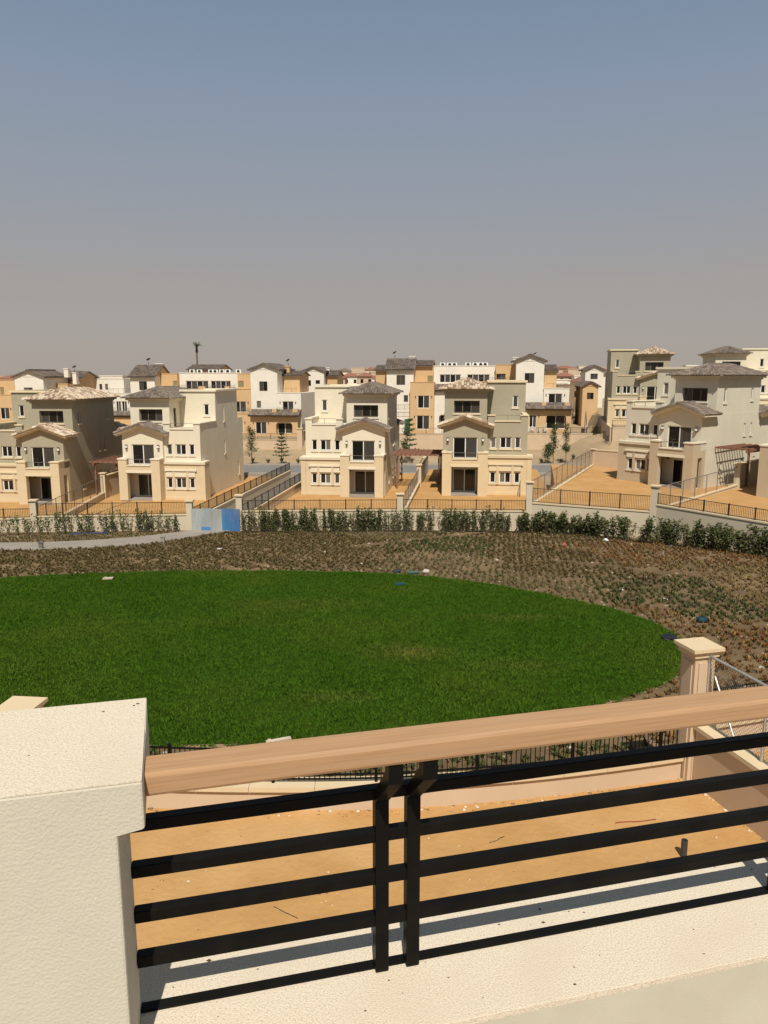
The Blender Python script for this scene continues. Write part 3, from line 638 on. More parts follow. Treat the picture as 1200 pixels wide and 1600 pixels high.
def chain_fence(p0, p1, za, zb, h, label, post=2.2, wire=0.2, pm='rail'):
    p0 = Vector((*p0, za)); p1 = Vector((*p1, zb)); d = p1 - p0; u = Vector((0, 0, 1)); Lg = d.length
    t = thing('chain_link_fence', label, 'fence', tuple(p0), 0)
    b = MB(); b.tube(u * h, d + u * h, 0.03); b.build('top_rail', pm, t)
    n_ = max(1, round(Lg / post))
    for i in range(n_ + 1):
        q = d * (i / n_); b = MB(); b.tube(q, q + u * h, 0.03); b.build('post', pm, t)
    b = MB(); b.tube(d * (0.02 / 1) + u * (h * 0.75), d * (0.9 / Lg) + u * 0.05, 0.022); b.build('brace', 'galv', t)
    b = MB(); k = int(Lg / wire); e_ = d / Lg; nz_ = h / wire
    for i in range(-int(nz_), k):
        for s_ in (0, 1):
            a0, a1 = i * wire, i * wire + h
            c0, c1 = 0.03, h
            if a0 < 0: c0 = -a0; a0 = 0
            if a1 > Lg: c1 = h - (a1 - Lg); a1 = Lg
            if a1 <= a0 or c1 <= c0: continue
            if s_: q0, q1 = e_ * a0 + u * c0, e_ * a1 + u * c1
            else: q0, q1 = e_ * (Lg - a0) + u * c0, e_ * (Lg - a1) + u * c1
            b.bar(q0, q1, 0.0045)
    b.build('wire_mesh', 'rail', t, kind='stuff')
    return t

PX = {'a': (-26.6, 57.5), 'b': (-15.0, 58.4), 'c': (-11.1, 58.1), 'd': (1.24, 58.6), 'e': (11.1, 58.0), 'f': (19.25, 53.9), 'g': (24.5, 45.8)}
pillar(*PX['a'], -2.6, 0.05, 'cream pillar in the far garden wall, nearest the left edge', 0.05)
pillar(*PX['b'], -2.6, -0.13, 'cream pillar at the left end of the blue sheet gate')
pillar(*PX['c'], -2.6, 0.34, 'cream pillar at the right end of the blue sheet gate')
pillar(*PX['d'], -2.7, 0.37, 'cream pillar in front of the red-brown pergola')
pillar(*PX['e'], -2.7, 1.38, 'tall cream pillar where the wall steps up, right of the khaki villa', -0.15)
pillar(*PX['f'], -2.4, 1.66, 'tall weathered pillar in front of the large greige villa', -0.7)
pillar(*PX['g'], -2.0, 1.75, 'cream pillar at the right edge of the photo', -0.9)
segs = [((-60, 53.0), PX['a'], -1.42, 0.72, 'far left stretch of cream garden wall'), (PX['a'], PX['b'], -1.3, 0.95, 'cream garden wall below the villa left of the blue gate'),
        (PX['c'], PX['d'], -0.98, 0.78, 'cream garden wall below the middle cream villa'), (PX['d'], PX['e'], -0.98, 0.8, 'cream garden wall below the khaki villa with cream ground floor'),
        (PX['e'], PX['f'], -0.3, 1.1, 'cream garden wall right of the tall stepped pillar'), (PX['f'], PX['g'], 0.25, 0.78, 'greyish garden wall below the greige villas at the right')]
flab = ['far left stretch of brown picket fence', 'brown picket fence in front of the villa left of the blue gate', 'brown picket fence in front of the middle cream villa',
        'brown picket fence in front of the khaki villa with cream ground floor', 'brown picket fence in front of the large greige villa', 'brown picket fence at the right edge, below the greige villas']
for (a_, c_, zt, fh, lab), fl in zip(segs, flab):
    d = (Vector(c_) - Vector(a_)).normalized() * 0.25
    a_, c_ = tuple(Vector(a_) + d), tuple(Vector(c_) - d)
    wall(a_, c_, -3.0, zt, zt, lab)
    picket_fence(a_, c_, zt + 0.09, zt + 0.09, fh, fl)
DD = Vector((0.1205, 0.9927))
def back(p, l): return tuple(Vector(p) + DD * l)
# plot boundaries running back between the villas
q1 = (-28.0, 76.0); pillar(*q1, -2.8, -0.2, 'small pillar in the fence between the khaki and cream villas at the left', 0.0)
wall((-26.65, 57.8), q1, -3.0, -2.35, -2.25, 'low kerb wall between the two left villas', 0.2); chain_fence((-26.65, 57.8), q1, -2.2, -2.1, 1.55, 'chain-link fence between the two left villas')
wall((-28.0, 76.3), (-27.2, 84), -3.0, -0.6, -0.6, 'solid wall under the left pergola', 0.25)
for p, lab, zt in ((PX['b'], 'left', -1.75), (PX['c'], 'right', -1.5)):
    wall(back(p, 0.3), back(p, 32), -3.0, zt, zt, 'wall along the %s side of the alley behind the blue gate' % lab); picket_fence(back(p, 0.3), back(p, 32), zt + 0.09, zt + 0.09, 0.85, 'dark picket fence along the %s side of the alley behind the blue gate' % lab, 0.13)
q2 = back(PX['d'], 19); wall(back(PX['d'], 0.3), back(PX['d'], 18.8), -3.0, -1.55, -1.35, 'sloping low wall between the middle cream and khaki villas'); chain_fence(back(PX['d'], 0.3), back(PX['d'], 18.8), -1.45, -1.25, 1.25, 'grey fence between the middle cream and khaki villas', 2.4)
pillar(*q2, -2.6, 0.45, 'pillar below the red-brown pergola')
wall(back(PX['d'], 19.25), back(PX['d'], 32), -3.0, 0.25, 0.25, 'solid wall running back under the red-brown pergola')
q3 = (23.0, 84.3); chain_fence((11.25, 58.3), q3, -0.35, -0.35, 1.7, 'tall chain-link fence running back from the stepped pillar', 2.4); wall((11.25, 58.3), q3, -3.0, -0.55, -0.42, 'sloping kerb wall right of the khaki villa', 0.2)
chain_fence((12.6, 70.5), (17.4, 92.2), -1.9, -1.9, 1.5, 'dark fence along the verge behind the khaki villa', 2.0)
wall(q3, (25.2, 82.2), -1.2, 1.25, 1.25, 'peach wall piece at the back of the greige villa garden', 0.3, 'peach'); pillar(*q3, -1.2, 1.4, 'peach pillar at the back of the greige villa garden', -0.7, m='peach')
q4 = (30.1, 64.9); chain_fence((19.5, 54.2), q4, -0.05, 0.2, 1.5, 'chain-link fence between the two greige villas'); wall((19.5, 54.2), q4, -2.5, -0.15, 0.1, 'low kerb wall between the two greige villas', 0.2)
pillar(*q4, -0.5, 2.0, 'pillar between the two greige villas', -0.7); wall((30.3, 65.2), (36.5, 71.5), -0.5, 1.85, 1.85, 'solid wall under the right-hand pergola', 0.25, 'greige_base')

# pergolas between paired villas
def pergola(o, ang, w, ln, z, zp, label):
    t = thing('pergola', label, 'pergola', (*o, zp), -R(ang)); h = z - zp
    for x in (0.15, w - 0.15):
        for y in (0.2, ln - 0.2):
            b = MB(); b.box(x - 0.08, x + 0.08, y - 0.08, y + 0.08, 0, h); b.build('post', 'pergola', t)
        b = MB(); b.box(x - 0.06, x + 0.06, -0.3, ln + 0.3, h, h + 0.2); b.build('beam', 'pergola', t)
    k = int(ln / 0.42)
    for i in range(k + 1):
        y = i * ln / k; b = MB(); b.box(-0.35, w + 0.35, y - 0.04, y + 0.04, h + 0.2, h + 0.36); b.build('rafter', 'pergola', t)
    k = int(w / 0.5)
    for i in range(k + 1):
        x = i * w / k; b = MB(); b.box(x - 0.03, x + 0.03, -0.2, ln + 0.2, h + 0.362, h + 0.41); b.build('batten', 'pergola', t)
    return t
pergola((1.2, 79.0), 6.9, 4.6, 5.2, 1.0, -2.3, 'red-brown timber pergola between the middle cream and khaki villas')
pergola((-29.7, 78.0), 6.9, 3.9, 5.0, 0.35, -2.8, 'red-brown timber pergola between the two left villas')
pergola((28.6, 69.2), 51, 4.4, 4.6, 2.75, -0.4, 'weathered timber pergola between the two greige villas')

# blue corrugated sheets closing the alley
t = thing('sheet_gate', 'faded blue corrugated sheets closing the alley between two pillars', 'gate', (-14.8, 57.95, -2.45), math.atan2(-0.2, 3.75))
cols = [(0.42, 0.44, 0.42), (0.36, 0.41, 0.42), (0.4, 0.43, 0.42), (0.075, 0.22, 0.43), (0.06, 0.19, 0.42)]
wd = [0.8, 0.78, 0.82, 0.68, 0.7]; x = 0.0; labs = ['whitish faded sheet', 'whitish faded sheet with a blue patch', 'grey-white faded sheet', 'bright blue sheet', 'bright blue sheet']
for i, (c_, w_) in enumerate(zip(cols, wd)):
    m_ = mat('sheet_paint', c_, 0.55, tuple(v * 0.85 for v in c_), 3, col3=(0.3, 0.26, 0.2), s3=0.9, f3=0.4, stretch=(1, 1, 0.3))
    b = MB(); nn = 16; hh = 1.72 + 0.05 * (i % 2)
    pr = [(x + w_ * j / nn, (-0.028 if (j // 2) % 2 else 0.028) - 0.03 * (i % 2)) for j in range(nn + 1)]
    b.v = [(a_, y_, 0) for a_, y_ in pr] + [(a_, y_, hh) for a_, y_ in pr] + [(a_, y_ + 0.006, 0) for a_, y_ in pr] + [(a_, y_ + 0.006, hh) for a_, y_ in pr]; k = nn + 1
    b.f = [(j, j + 1, k + j + 1, k + j) for j in range(nn)] + [(2 * k + j + 1, 2 * k + j, 3 * k + j, 3 * k + j + 1) for j in range(nn)] + [(k + j, k + j + 1, 3 * k + j + 1, 3 * k + j) for j in range(nn)]
    sh = b.build('sheet', m_, t, label=labs[i])
    if i == 1:
        b = MB(); b.box(x - 0.02, x + 0.7, -0.075, -0.066, 0.03, 0.32); b.build('patch', mat('blue_paint', (0.07, 0.21, 0.44), 0.5), sh)
    x += w_
b = MB(); b.bar((0, 0.09, 0.4), (3.75, 0.09, 0.4), 0.05); b.bar((0, 0.09, 1.5), (3.75, 0.09, 1.5), 0.05); b.build('back_rail', 'galv', t)

# ------------------------------------------------------------------ vegetation
def leafcloud(name, pts, m, size=0.1, up=0.3, asp=0.5):
    pts = np.asarray(pts); k = len(pts)
    a = RNG.uniform(0, 2 * np.pi, k); el = RNG.uniform(-0.3, 1.1, k)
    d = np.c_[np.cos(a) * np.cos(el), np.sin(a) * np.cos(el), np.sin(el)]
    s_ = np.cross(d, RNG.normal(0, 1, (k, 3))); s_ /= np.linalg.norm(s_, axis=1)[:, None]
    L_ = (RNG.uniform(0.6, 1.3, k) * size)[:, None]; Wd = L_ * asp
    V = np.stack([pts, pts + d * L_ * 0.5 + s_ * Wd * 0.5, pts + d * L_, pts + d * L_ * 0.5 - s_ * Wd * 0.5], 1)
    me = npmesh(name, V.reshape(-1, 3), np.arange(4 * k).reshape(-1, 4)); me.materials.append(M[m]); return me
def shrub_mesh(i, dens, m):
    rs_ = np.random.default_rng(100 + i); P_ = []; st = MB(); ns = rs_.integers(4, 7)
    for s_ in range(ns):
        b0 = rs_.normal(0, 0.07, 2); tp = rs_.normal(0, 0.2, 2); h_ = rs_.uniform(0.7, 1.05)
        st.tube((*b0, 0), (*(b0 + tp), h_ * 0.9), 0.014, 0.004, 4)
        for _ in range(int(dens / ns)):
            t_ = rs_.uniform(0.08, 1.0) ** 0.85; r_ = 0.2 * (1 - 0.55 * t_) * (0.6 + 0.4 * math.sin(t_ * 3))
            off = rs_.normal(0, 1, 3); off /= np.linalg.norm(off)
            P_.append(np.r_[b0 + tp * t_, h_ * t_] + off * r_ * rs_.uniform(0.4, 1.15))
    sm = st.mesh('stems'); sm.materials.append(M['trunk'])
    return leafcloud('foliage', P_, m, 0.105, asp=0.5), sm
SH = [shrub_mesh(i, 480 - 50 * i, 'leaf') for i in range(5)] + [shrub_mesh(9 + i, 210, 'leaf_light') for i in range(4)]
HEDGE = [(-36, 53.3), (-28.24, 55.3), (-21.7, 56.7), (-15.9, 57.6)], [(-10.9, 57.5), (1, 58.0), (11.0, 57.4), (14.38, 55.9), (17.96, 52.2), (21.12, 49.0), (23.6, 45.8), (26.5, 41)]
def along(pl, s):
    for (a_, c_) in zip(pl, pl[1:]):
        a_, c_ = Vector(a_), Vector(c_); l_ = (c_ - a_).length
        if s <= l_: return a_ + (c_ - a_) * (s / l_)
        s -= l_
    return None
for hi_, pl in enumerate(HEDGE):
    s = 0.3
    while True:
        p = along(pl, s)
        if p is None: break
        right = p.x > 9.5; left = hi_ == 0
        if left: v = SH[5 + random.randrange(4)] if random.random() < 0.7 else SH[random.randrange(5)]; sc = random.uniform(1.25, 1.8); lab = 'thin young hedge shrub along the wall left of the blue gate'; gr = 'hedge shrubs left of the blue gate'
        elif right: v = SH[random.randrange(3)] if random.random() < 0.85 else SH[5 + random.randrange(4)]; sc = random.uniform(1.25, 1.85); lab = 'loose bushy hedge shrub along the right-hand garden wall'; gr = 'hedge shrubs along the right-hand wall'
        else: v = SH[random.randrange(5)] if random.random() < 0.85 else SH[5 + random.randrange(4)]; sc = random.uniform(1.55, 1.95); lab = 'upright dark hedge shrub in the row between the blue gate and the stepped pillar'; gr = 'hedge shrubs in the middle row'
        x_, y_ = p.x + random.gauss(0, 0.1), p.y + random.gauss(0, 0.12)
        t = thing('hedge_shrub', lab, 'shrub', (x_, y_, terr(x_, y_) - 0.02), random.uniform(0, 6.28), gr); w_ = random.uniform(0.62, 0.9) * (1.55 if right else 1.08)
        t.scale = (sc * w_, sc * w_, sc)
        link('foliage', v[0], None, t); link('stem', v[1], None, t)
        s += random.uniform(0.36, 0.62) * (1.15 if left else 1.0) * (1.05 if right else 1.0)
        if random.random() < 0.05: s += 0.35
# irrigation hose / black edging at the foot of the hedge
b = MB(); pl = HEDGE[1]
for (a_, c_) in zip(pl, pl[1:]): b.bar((a_[0], a_[1] - 0.45, terr(a_[0], a_[1] - 0.45) + 0.05), (c_[0], c_[1] - 0.45, terr(c_[0], c_[1] - 0.45) + 0.05), 0.05, 0.1)
tag(b.build('edging_strip', 'iron'), 'dark edging strip along the foot of the hedge', 'edging')
b = MB(); b.bar((-23.4, 56.0, terr(0, 56) + 0.03), (-20.6, 56.55, terr(0, 56.5) + 0.05), 0.35, 0.08)
tag(b.build('tarpaulin', mat('blue_tarp', (0.04, 0.05, 0.14), 0.5)), 'dark blue tarpaulin strip lying under the left hedge', 'tarpaulin')

def tree(kind, x, y, z, h, label, m='leaf_blue'):
    t = thing('tree', label, 'tree', (x, y, z), random.uniform(0, 6)); st = MB(); P_ = []
    st.tube((0, 0, 0), (0.03, 0.02, h * 0.95), 0.06, 0.015, 7)
    if kind == 'tier':
        for j in range(7):
            zz = h * (0.25 + 0.72 * j / 6.5); r_ = 1.25 * (1 - j / 8.2)
            for i in range(6):
                a_ = i * math.pi / 3 + j * 0.5; e_ = Vector((math.cos(a_) * r_, math.sin(a_) * r_, zz + 0.18)); st.tube((0, 0, zz), e_, 0.016, 0.005, 4)
                for _ in range(34):
                    f_ = random.uniform(0.15, 1.05); P_.append((e_.x * f_ + random.gauss(0, 0.05), e_.y * f_ + random.gauss(0, 0.05), zz + 0.18 * f_ + random.gauss(0, 0.05)))
    else:
        for j in range(26):
            f_ = random.uniform(0.22, 0.98); a_ = random.uniform(0, 6.28); r_ = (0.95 if kind == 'cone' else 0.75) * (1.05 - f_ * 0.75) * random.uniform(0.6, 1.1)
            e_ = Vector((math.cos(a_) * r_, math.sin(a_) * r_, h * f_ + 0.35)); st.tube((0, 0, h * f_ * 0.92), e_, 0.018, 0.005, 4)
            for _ in range(42):
                g_ = random.uniform(0.3, 1.1); P_.append((e_.x * g_ + random.gauss(0, 0.16), e_.y * g_ + random.gauss(0, 0.16), h * f_ * 0.92 + (0.35 + h * f_ * 0.08) * g_ + random.gauss(0, 0.14)))
    link('crown', leafcloud('crown', P_, m, 0.2, asp=0.45), None, t); st.build('trunk', 'trunk', t)
tree('cone', -17.7, 102.4, -2.4, 4.8, 'bushy young tree behind the alley, left of the tiered tree')
tree('tier', -13.8, 103.4, -2.5, 4.3, 'young tiered conifer on the verge behind the alley')
tree('cone', 3.0, 105.0, -2.5, 4.4, 'dark bushy young tree beside the middle cream villa'); tree('tier', 3.6, 106.5, -2.5, 6.2, 'tall tiered conifer behind the red-brown pergola')
tree('thin', 23.0, 104.0, -2.5, 5.6, 'left of two thin young trees on the bare slope at the right'); tree('thin', 24.8, 104.4, -2.5, 5.3, 'right of two thin young trees on the bare slope at the right')
tree('cone', 22.4, 104.6, -2.5, 2.4, 'low dark bush at the foot of the two thin trees')
for i in range(26):
    x = -24 + i * 2.0 + random.uniform(-0.5, 0.5)
    if -9 < x < 1.5 or 6 < x < 15: continue
    y = 105.0 + random.uniform(-0.4, 0.6); t = thing('verge_plant', 'small dark spiky plant in the row along the back road verge', 'plant', (x, y, terr(x, y) - 0.02), random.uniform(0, 6), 'spiky plants on the back road verge')
    b = MB(); hh = random.uniform(0.7, 1.3)
    for j in range(11):
        a_ = j * 2.4; r_ = random.uniform(0.25, 0.5); e_ = Vector((math.cos(a_) * r_, math.sin(a_) * r_, hh * random.uniform(0.6, 1))); s_ = Vector((-math.sin(a_), math.cos(a_), 0)) * 0.09
        m_ = e_ * 0.45 + Vector((0, 0, 0.1)); b.quad(Vector((0, 0, 0)), m_ + s_, e_, m_ - s_)
    b.build('leaves', 'leaf', t)

# ------------------------------------------------------------------ second row: townhouse blocks
WM = {'O': 'orange', 'W': 'white', 'P': 'pink', 'B': 'brownwall'}
def town(label, O, boxes, wins, gables=(), sheds=(), hips=(), canopies=(), piers=(), rails=(), chim=()):
    root = thing('townhouse', label, 'house', O, -R(6.92))
    for (s0, s1, t0, t1, z0, z1, c_) in boxes:
        hs = []
        for (a_, e_, y0, y1, t_, k_) in wins:
            if abs(t_ - t0) < 0.01 and a_ > s0 - 0.05 and e_ < s1 + 0.05: hs.append((max(a_, s0 + 0.04), min(e_, s1 - 0.04), y0, min(y1, z1 - 0.05), 0.9 if k_ == 'arch' else 0.22))
        b = MB(); b.wallbox(s0, s1, t0, t1, z0, z1, F=hs); b.build('wall', WM[c_], root)
        if z1 > 5:
            b = MB(); b.box(s0 - 0.06, s1 + 0.06, t0 - 0.06, t0 + 0.2, z1, z1 + 0.1); b.build('coping', WM[c_], root)
    for (a_, e_, y0, y1, t_, k_) in wins:
        P_ = PF(t_); w_ = e_ - a_
        if k_ == 'arch':
            r_ = min(0.55, w_ * 0.28); sp = MB()
            for sgn, x_ in ((1, a_), (-1, e_)):
                arc = [(x_, y1), (x_ + sgn * r_, y1)] + [(x_ + sgn * (r_ - r_ * math.sin(q_ * math.pi / 10)), y1 - r_ + r_ * math.cos(q_ * math.pi / 10)) for q_ in range(1, 6)]
                sp.extr([(q_[0], t_ + 0.01, q_[1]) for q_ in arc], (0, 0.25, 0))
            sp.build('arch_corner', 'orange' if t_ < 0 else 'white', root)
            window(root, P_, a_ + 0.1, e_ - 0.1, y0, y1 - 0.1, 2, 'frame', 0.75, name='sliding_door', panes=('glass', 'curtain'))
        elif k_ == 'shut': b = MB(); b.box(a_, e_, t_ + 0.05, t_ + 0.12, y0, y1); b.build('shutter', 'shutter', root)
        elif k_ == 'dark': window(root, P_, a_, e_, y0, y1, 2, 'dframe', 0.12)
        elif k_ == 'oval':
            b = MB(); b.extr([(0.14 * math.cos(i * math.pi / 5) + (a_ + e_) / 2, t_ - 0.01, (y0 + y1) / 2 + 0.34 * math.sin(i * math.pi / 5)) for i in range(10)], (0, 0.05, 0)); b.build('oval_window', 'glass', root)
        elif k_ == 'win': window(root, P_, a_, e_, y0, y1, 2 if w_ > 0.9 else 1, 'dframe', 0.1, fw=0.05, panes=('glass', 'curtain'))
        else:
            n_ = 4 if k_ == 'door4' else 2
            window(root, P_, a_, e_, y0, y1, n_, 'frame', 0.1, name='sliding_door', panes=('glass', 'curtain', 'glass', 'curtain') if n_ == 4 else ('glass', 'curtain'))
            if w_ < 2.6:
                for x_ in (a_ - 0.35, e_ + 0.35): b = MB(); b.box(x_ - 0.06, x_ + 0.06, t_ - 0.1, t_, y1 - 0.35, y1 - 0.05); b.build('wall_lamp', 'iron', root)
    for (s0, s1, t0, t1, ze, za, c_) in gables:               # ridge runs away from the viewer
        cx = (s0 + s1) / 2; b = MB(); b.extr([(s0, t0, ze), (s1, t0, ze), (cx, t0, za)], (0, t1 - t0, 0)); b.build('gable', WM[c_], root)
        sl = (za - ze) / (s1 - s0) * 2; ov = 0.45; b = MB()
        b.extr([(s0 - ov, t0 - 0.4, ze - sl * ov), (cx, t0 - 0.4, za), (s1 + ov, t0 - 0.4, ze - sl * ov), (s1 + ov, t0 - 0.4, ze - sl * ov + 0.14), (cx, t0 - 0.4, za + 0.14), (s0 - ov, t0 - 0.4, ze - sl * ov + 0.14)], (0, t1 - t0 + 0.8, 0))
        r = b.build('roof', 'tile_dark', root); b = MB(); g_ = cx - s0 + ov
        for sg in (1, -1): tiles(b, (cx + sg * g_, t0 - 0.4, ze - sl * ov + 0.14), (0, 1, 0), (-sg * g_, 0, sl * g_), [(0, 0), (t1 - t0 + 0.8, 0), (t1 - t0 + 0.8, g_ * 1.06), (0, g_ * 1.06)], 0.4, 0.6)
        b.build('roof_tiles', 'tile_dark', r, kind='stuff')
    for (s0, s1, t0, t1, ze, za) in sheds:                    # ridge runs sideways
        tm_ = (t0 + t1) / 2; b = MB(); b.extr([(s0, t0, ze), (s0, tm_, za), (s0, t1, ze)], (s1 - s0, 0, 0)); b.build('gable', 'orange', root)
        sl = (za - ze) / (tm_ - t0); b = MB()
        b.extr([(s0 - 0.3, t0 - 0.45, ze - sl * 0.45), (s0 - 0.3, tm_, za), (s0 - 0.3, t1 + 0.45, ze - sl * 0.45), (s0 - 0.3, t1 + 0.45, ze - sl * 0.45 + 0.15), (s0 - 0.3, tm_, za + 0.15), (s0 - 0.3, t0 - 0.45, ze - sl * 0.45 + 0.15)], (s1 - s0 + 0.6, 0, 0))
        r = b.build('roof', 'tile_dark', root); b = MB()
        tiles(b, (s0 - 0.3, t0 - 0.45, ze - sl * 0.45 + 0.15), (1, 0, 0), (0, 1, sl), [(0, 0), (s1 - s0 + 0.6, 0), (s1 - s0 + 0.6, math.hypot(tm_ - t0 + 0.45, za - ze)), (0, math.hypot(tm_ - t0 + 0.45, za - ze))], 0.4, 0.55)
        b.build('roof_tiles', 'tile_dark', r, kind='stuff')
    for (s0, s1, z0, z1, t0, t1) in canopies:
        b = MB(); b.extr([(s0, t0, z0), (s0, t1, z1), (s0, t1, z1 - 0.2), (s0, t0 + 0.1, z0 - 0.18)], (s1 - s0, 0, 0)); r = b.build('canopy', 'tile_dark', root)
        b = MB(); tiles(b, (s0, t0 - 0.05, z0 + 0.01), (1, 0, 0), (0, t1 - t0, z1 - z0), [(0, 0), (s1 - s0, 0), (s1 - s0, math.hypot(t1 - t0, z1 - z0)), (0, math.hypot(t1 - t0, z1 - z0))], 0.35, 0.5); b.build('roof_tiles', 'tile_grey', r, kind='stuff')
    for (s0, s1, z0, z1, t_) in piers: b = MB(); b.box(s0, s1, t_, t_ + 0.6, z0 - 0.2, z1); b.build('pier', 'orange', root)
    for (s0, s1, z0, h_, t_) in rails: railing(root, (s0, t_, z0), (s1, t_, z0), h_, 0.14)
    for (s0, s1, t_, z0, z1, c_) in chim: b = MB(); b.box(s0, s1, t_, t_ + 0.8, z0, z1 - 0.15); b.box(s0 - 0.08, s1 + 0.08, t_ - 0.08, t_ + 0.88, z1 - 0.15, z1); b.build('chimney', WM[c_], root)
    return root

town('orange and white townhouse with low gable at the left edge, behind the khaki villa', (0, 125, 0),
     [(-80, -65.01, 2.5, 12, 5.98, 8.53, 'O'), (-80, -63.9, 0, 12, -1, 6.05, 'O'), (-64.01, -58.76, 1, 9, -1, 9.12, 'W'), (-62.0, -57.2, 10.2, 16, -1, 8.95, 'O'), (-58.7, -56.6, 5, 10, -1, 7.86, 'O')],
     [(-67.75, -67.03, 6.0, 7.32, 2.5, 'shut'), (-66.44, -64.79, 1.93, 3.89, 0, 'door'), (-62.41, -60.8, 6.38, 7.3, 1, 'win')],
     gables=[(-64.01, -58.76, 1, 9, 9.12, 10.05, 'W')], sheds=[(-60.5, -56.9, 10.2, 16, 8.95, 10.0)], chim=[(-58.0, -57.2, 6.5, 9, 10.6, 'W'), (-56.7, -56.0, 7, 7.8, 9.9, 'W')])
town('white flat-roofed townhouse with iron balcony between the two left villas', (0, 140, 0),
     [(-61.01, -59.0, 2, 10, -1, 8.6, 'O'), (-58.9, -55.95, 0, 10, -1, 8.82, 'W'), (-55.94, -55.4, 3, 10, -1, 8.69, 'W'), (-55.39, -49.6, 1, 10, -1, 8.7, 'W'), (-52.2, -46.4, -1.5, 0.98, -1, 6.01, 'W'), (-52.1, -46.3, -2.7, -1.52, -1, 1.68, 'O')],
     [(-60.3, -59.6, 6.64, 7.61, 2, 'win'), (-54.5, -53.93, 6.67, 7.75, 1, 'win'), (-53.35, -52.78, 6.67, 7.75, 1, 'win'), (-50.17, -49.2, 2.71, 4.6, -1.5, 'door'), (-49.04, -48.03, 2.72, 4.61, -1.5, 'door'), (-51.29, -48.89, -0.67, 0.97, -2.7, 'arch'), (-57.04, -56.77, 7.04, 7.75, 0, 'oval')],
     gables=[(-61.6, -58.95, 2, 10, 8.6, 9.6, 'O')], canopies=[(-52.4, -46.2, 2.0, 2.6, -3.1, -1.5)], rails=[(-51.6, -46.8, 6.05, 0.9, -1.3), (-51.8, -46.6, 2.6, 0.8, -1.9)])
town('long townhouse block with orange ends and white gable left of the middle villa', (0, 125, 0),
     [(-43.18, -38.9, 1, 8, -1, 9.19, 'W'), (-38.85, -35.92, 3.5, 12, -1, 9.62, 'O'), (-35.91, -25.32, 4.5, 12, -1, 9.73, 'W'), (-25.31, -22.2, 3.5, 12, -1, 9.62, 'O'), (-38.88, -26.0, 1.5, 3.45, -1, 7.0, 'O'), (-25.97, -22.18, 0.5, 3.45, -1, 7.1, 'O'),
      (-22.17, -17.67, 0.5, 11, -1, 10.28, 'W'), (-17.6, -14.75, 4, 11, 6.5, 9.3, 'O'), (-17.66, -13.7, 0.2, 11, -1, 6.5, 'W'), (-21.78, -13.89, -1.6, 0.18, -1, 2.83, 'O')],
     [(-41.65, -40.27, 6.86, 8.35, 1, 'win'), (-36.67, -35.95, 7.69, 8.44, 3.5, 'shut'), (-34.83, -30.8, 7.03, 8.44, 4.5, 'door4'), (-30.4, -26.84, 7.04, 8.44, 4.5, 'door4'), (-25.24, -24.27, 7.38, 8.45, 3.5, 'shut'), (-25.17, -23.04, 3.34, 5.12, 0.5, 'door'), (-25.61, -23.69, -0.1, 1.85, 0.5, 'door'),
      (-20.72, -19.36, 6.81, 8.37, 0.5, 'win'), (-21.24, -20.52, 4.09, 5.19, 0.5, 'win'), (-16.84, -14.95, 3.3, 5.16, 0.2, 'door'), (-20.95, -19.07, -0.06, 1.9, -1.6, 'door'), (-17.52, -14.8, -0.03, 1.82, -1.6, 'arch')],
     gables=[(-22.17, -17.67, 0.5, 11, 10.28, 11.1, 'W')], sheds=[(-43.18, -38.9, 1, 8, 9.19, 10.95), (-17.6, -14.75, 4, 11, 9.3, 9.95)], canopies=[(-22.0, -13.6, 2.95, 3.85, -2.3, 0.18)],
     piers=[(-31.49, -30.4, 7.1, 7.55, 1.5), (-26.95, -26.2, 7.1, 7.55, 1.5), (-18.19, -17.46, 3.3, 4.0, -1.3), (-14.79, -13.95, 3.3, 4.0, -1.3)], rails=[(-17.1, -14.4, 6.5, 0.8, 0.4), (-17.4, -14.8, 3.4, 0.75, -1.0), (-25.7, -22.5, 3.3, 0.75, 0.25), (-35.5, -26, 7.0, 0.7, 4.2)],
     chim=[(-40.2, -39.0, 5, 10.2, 11.4, 'W'), (-17.4, -16.7, 5, 9.8, 10.9, 'O')])
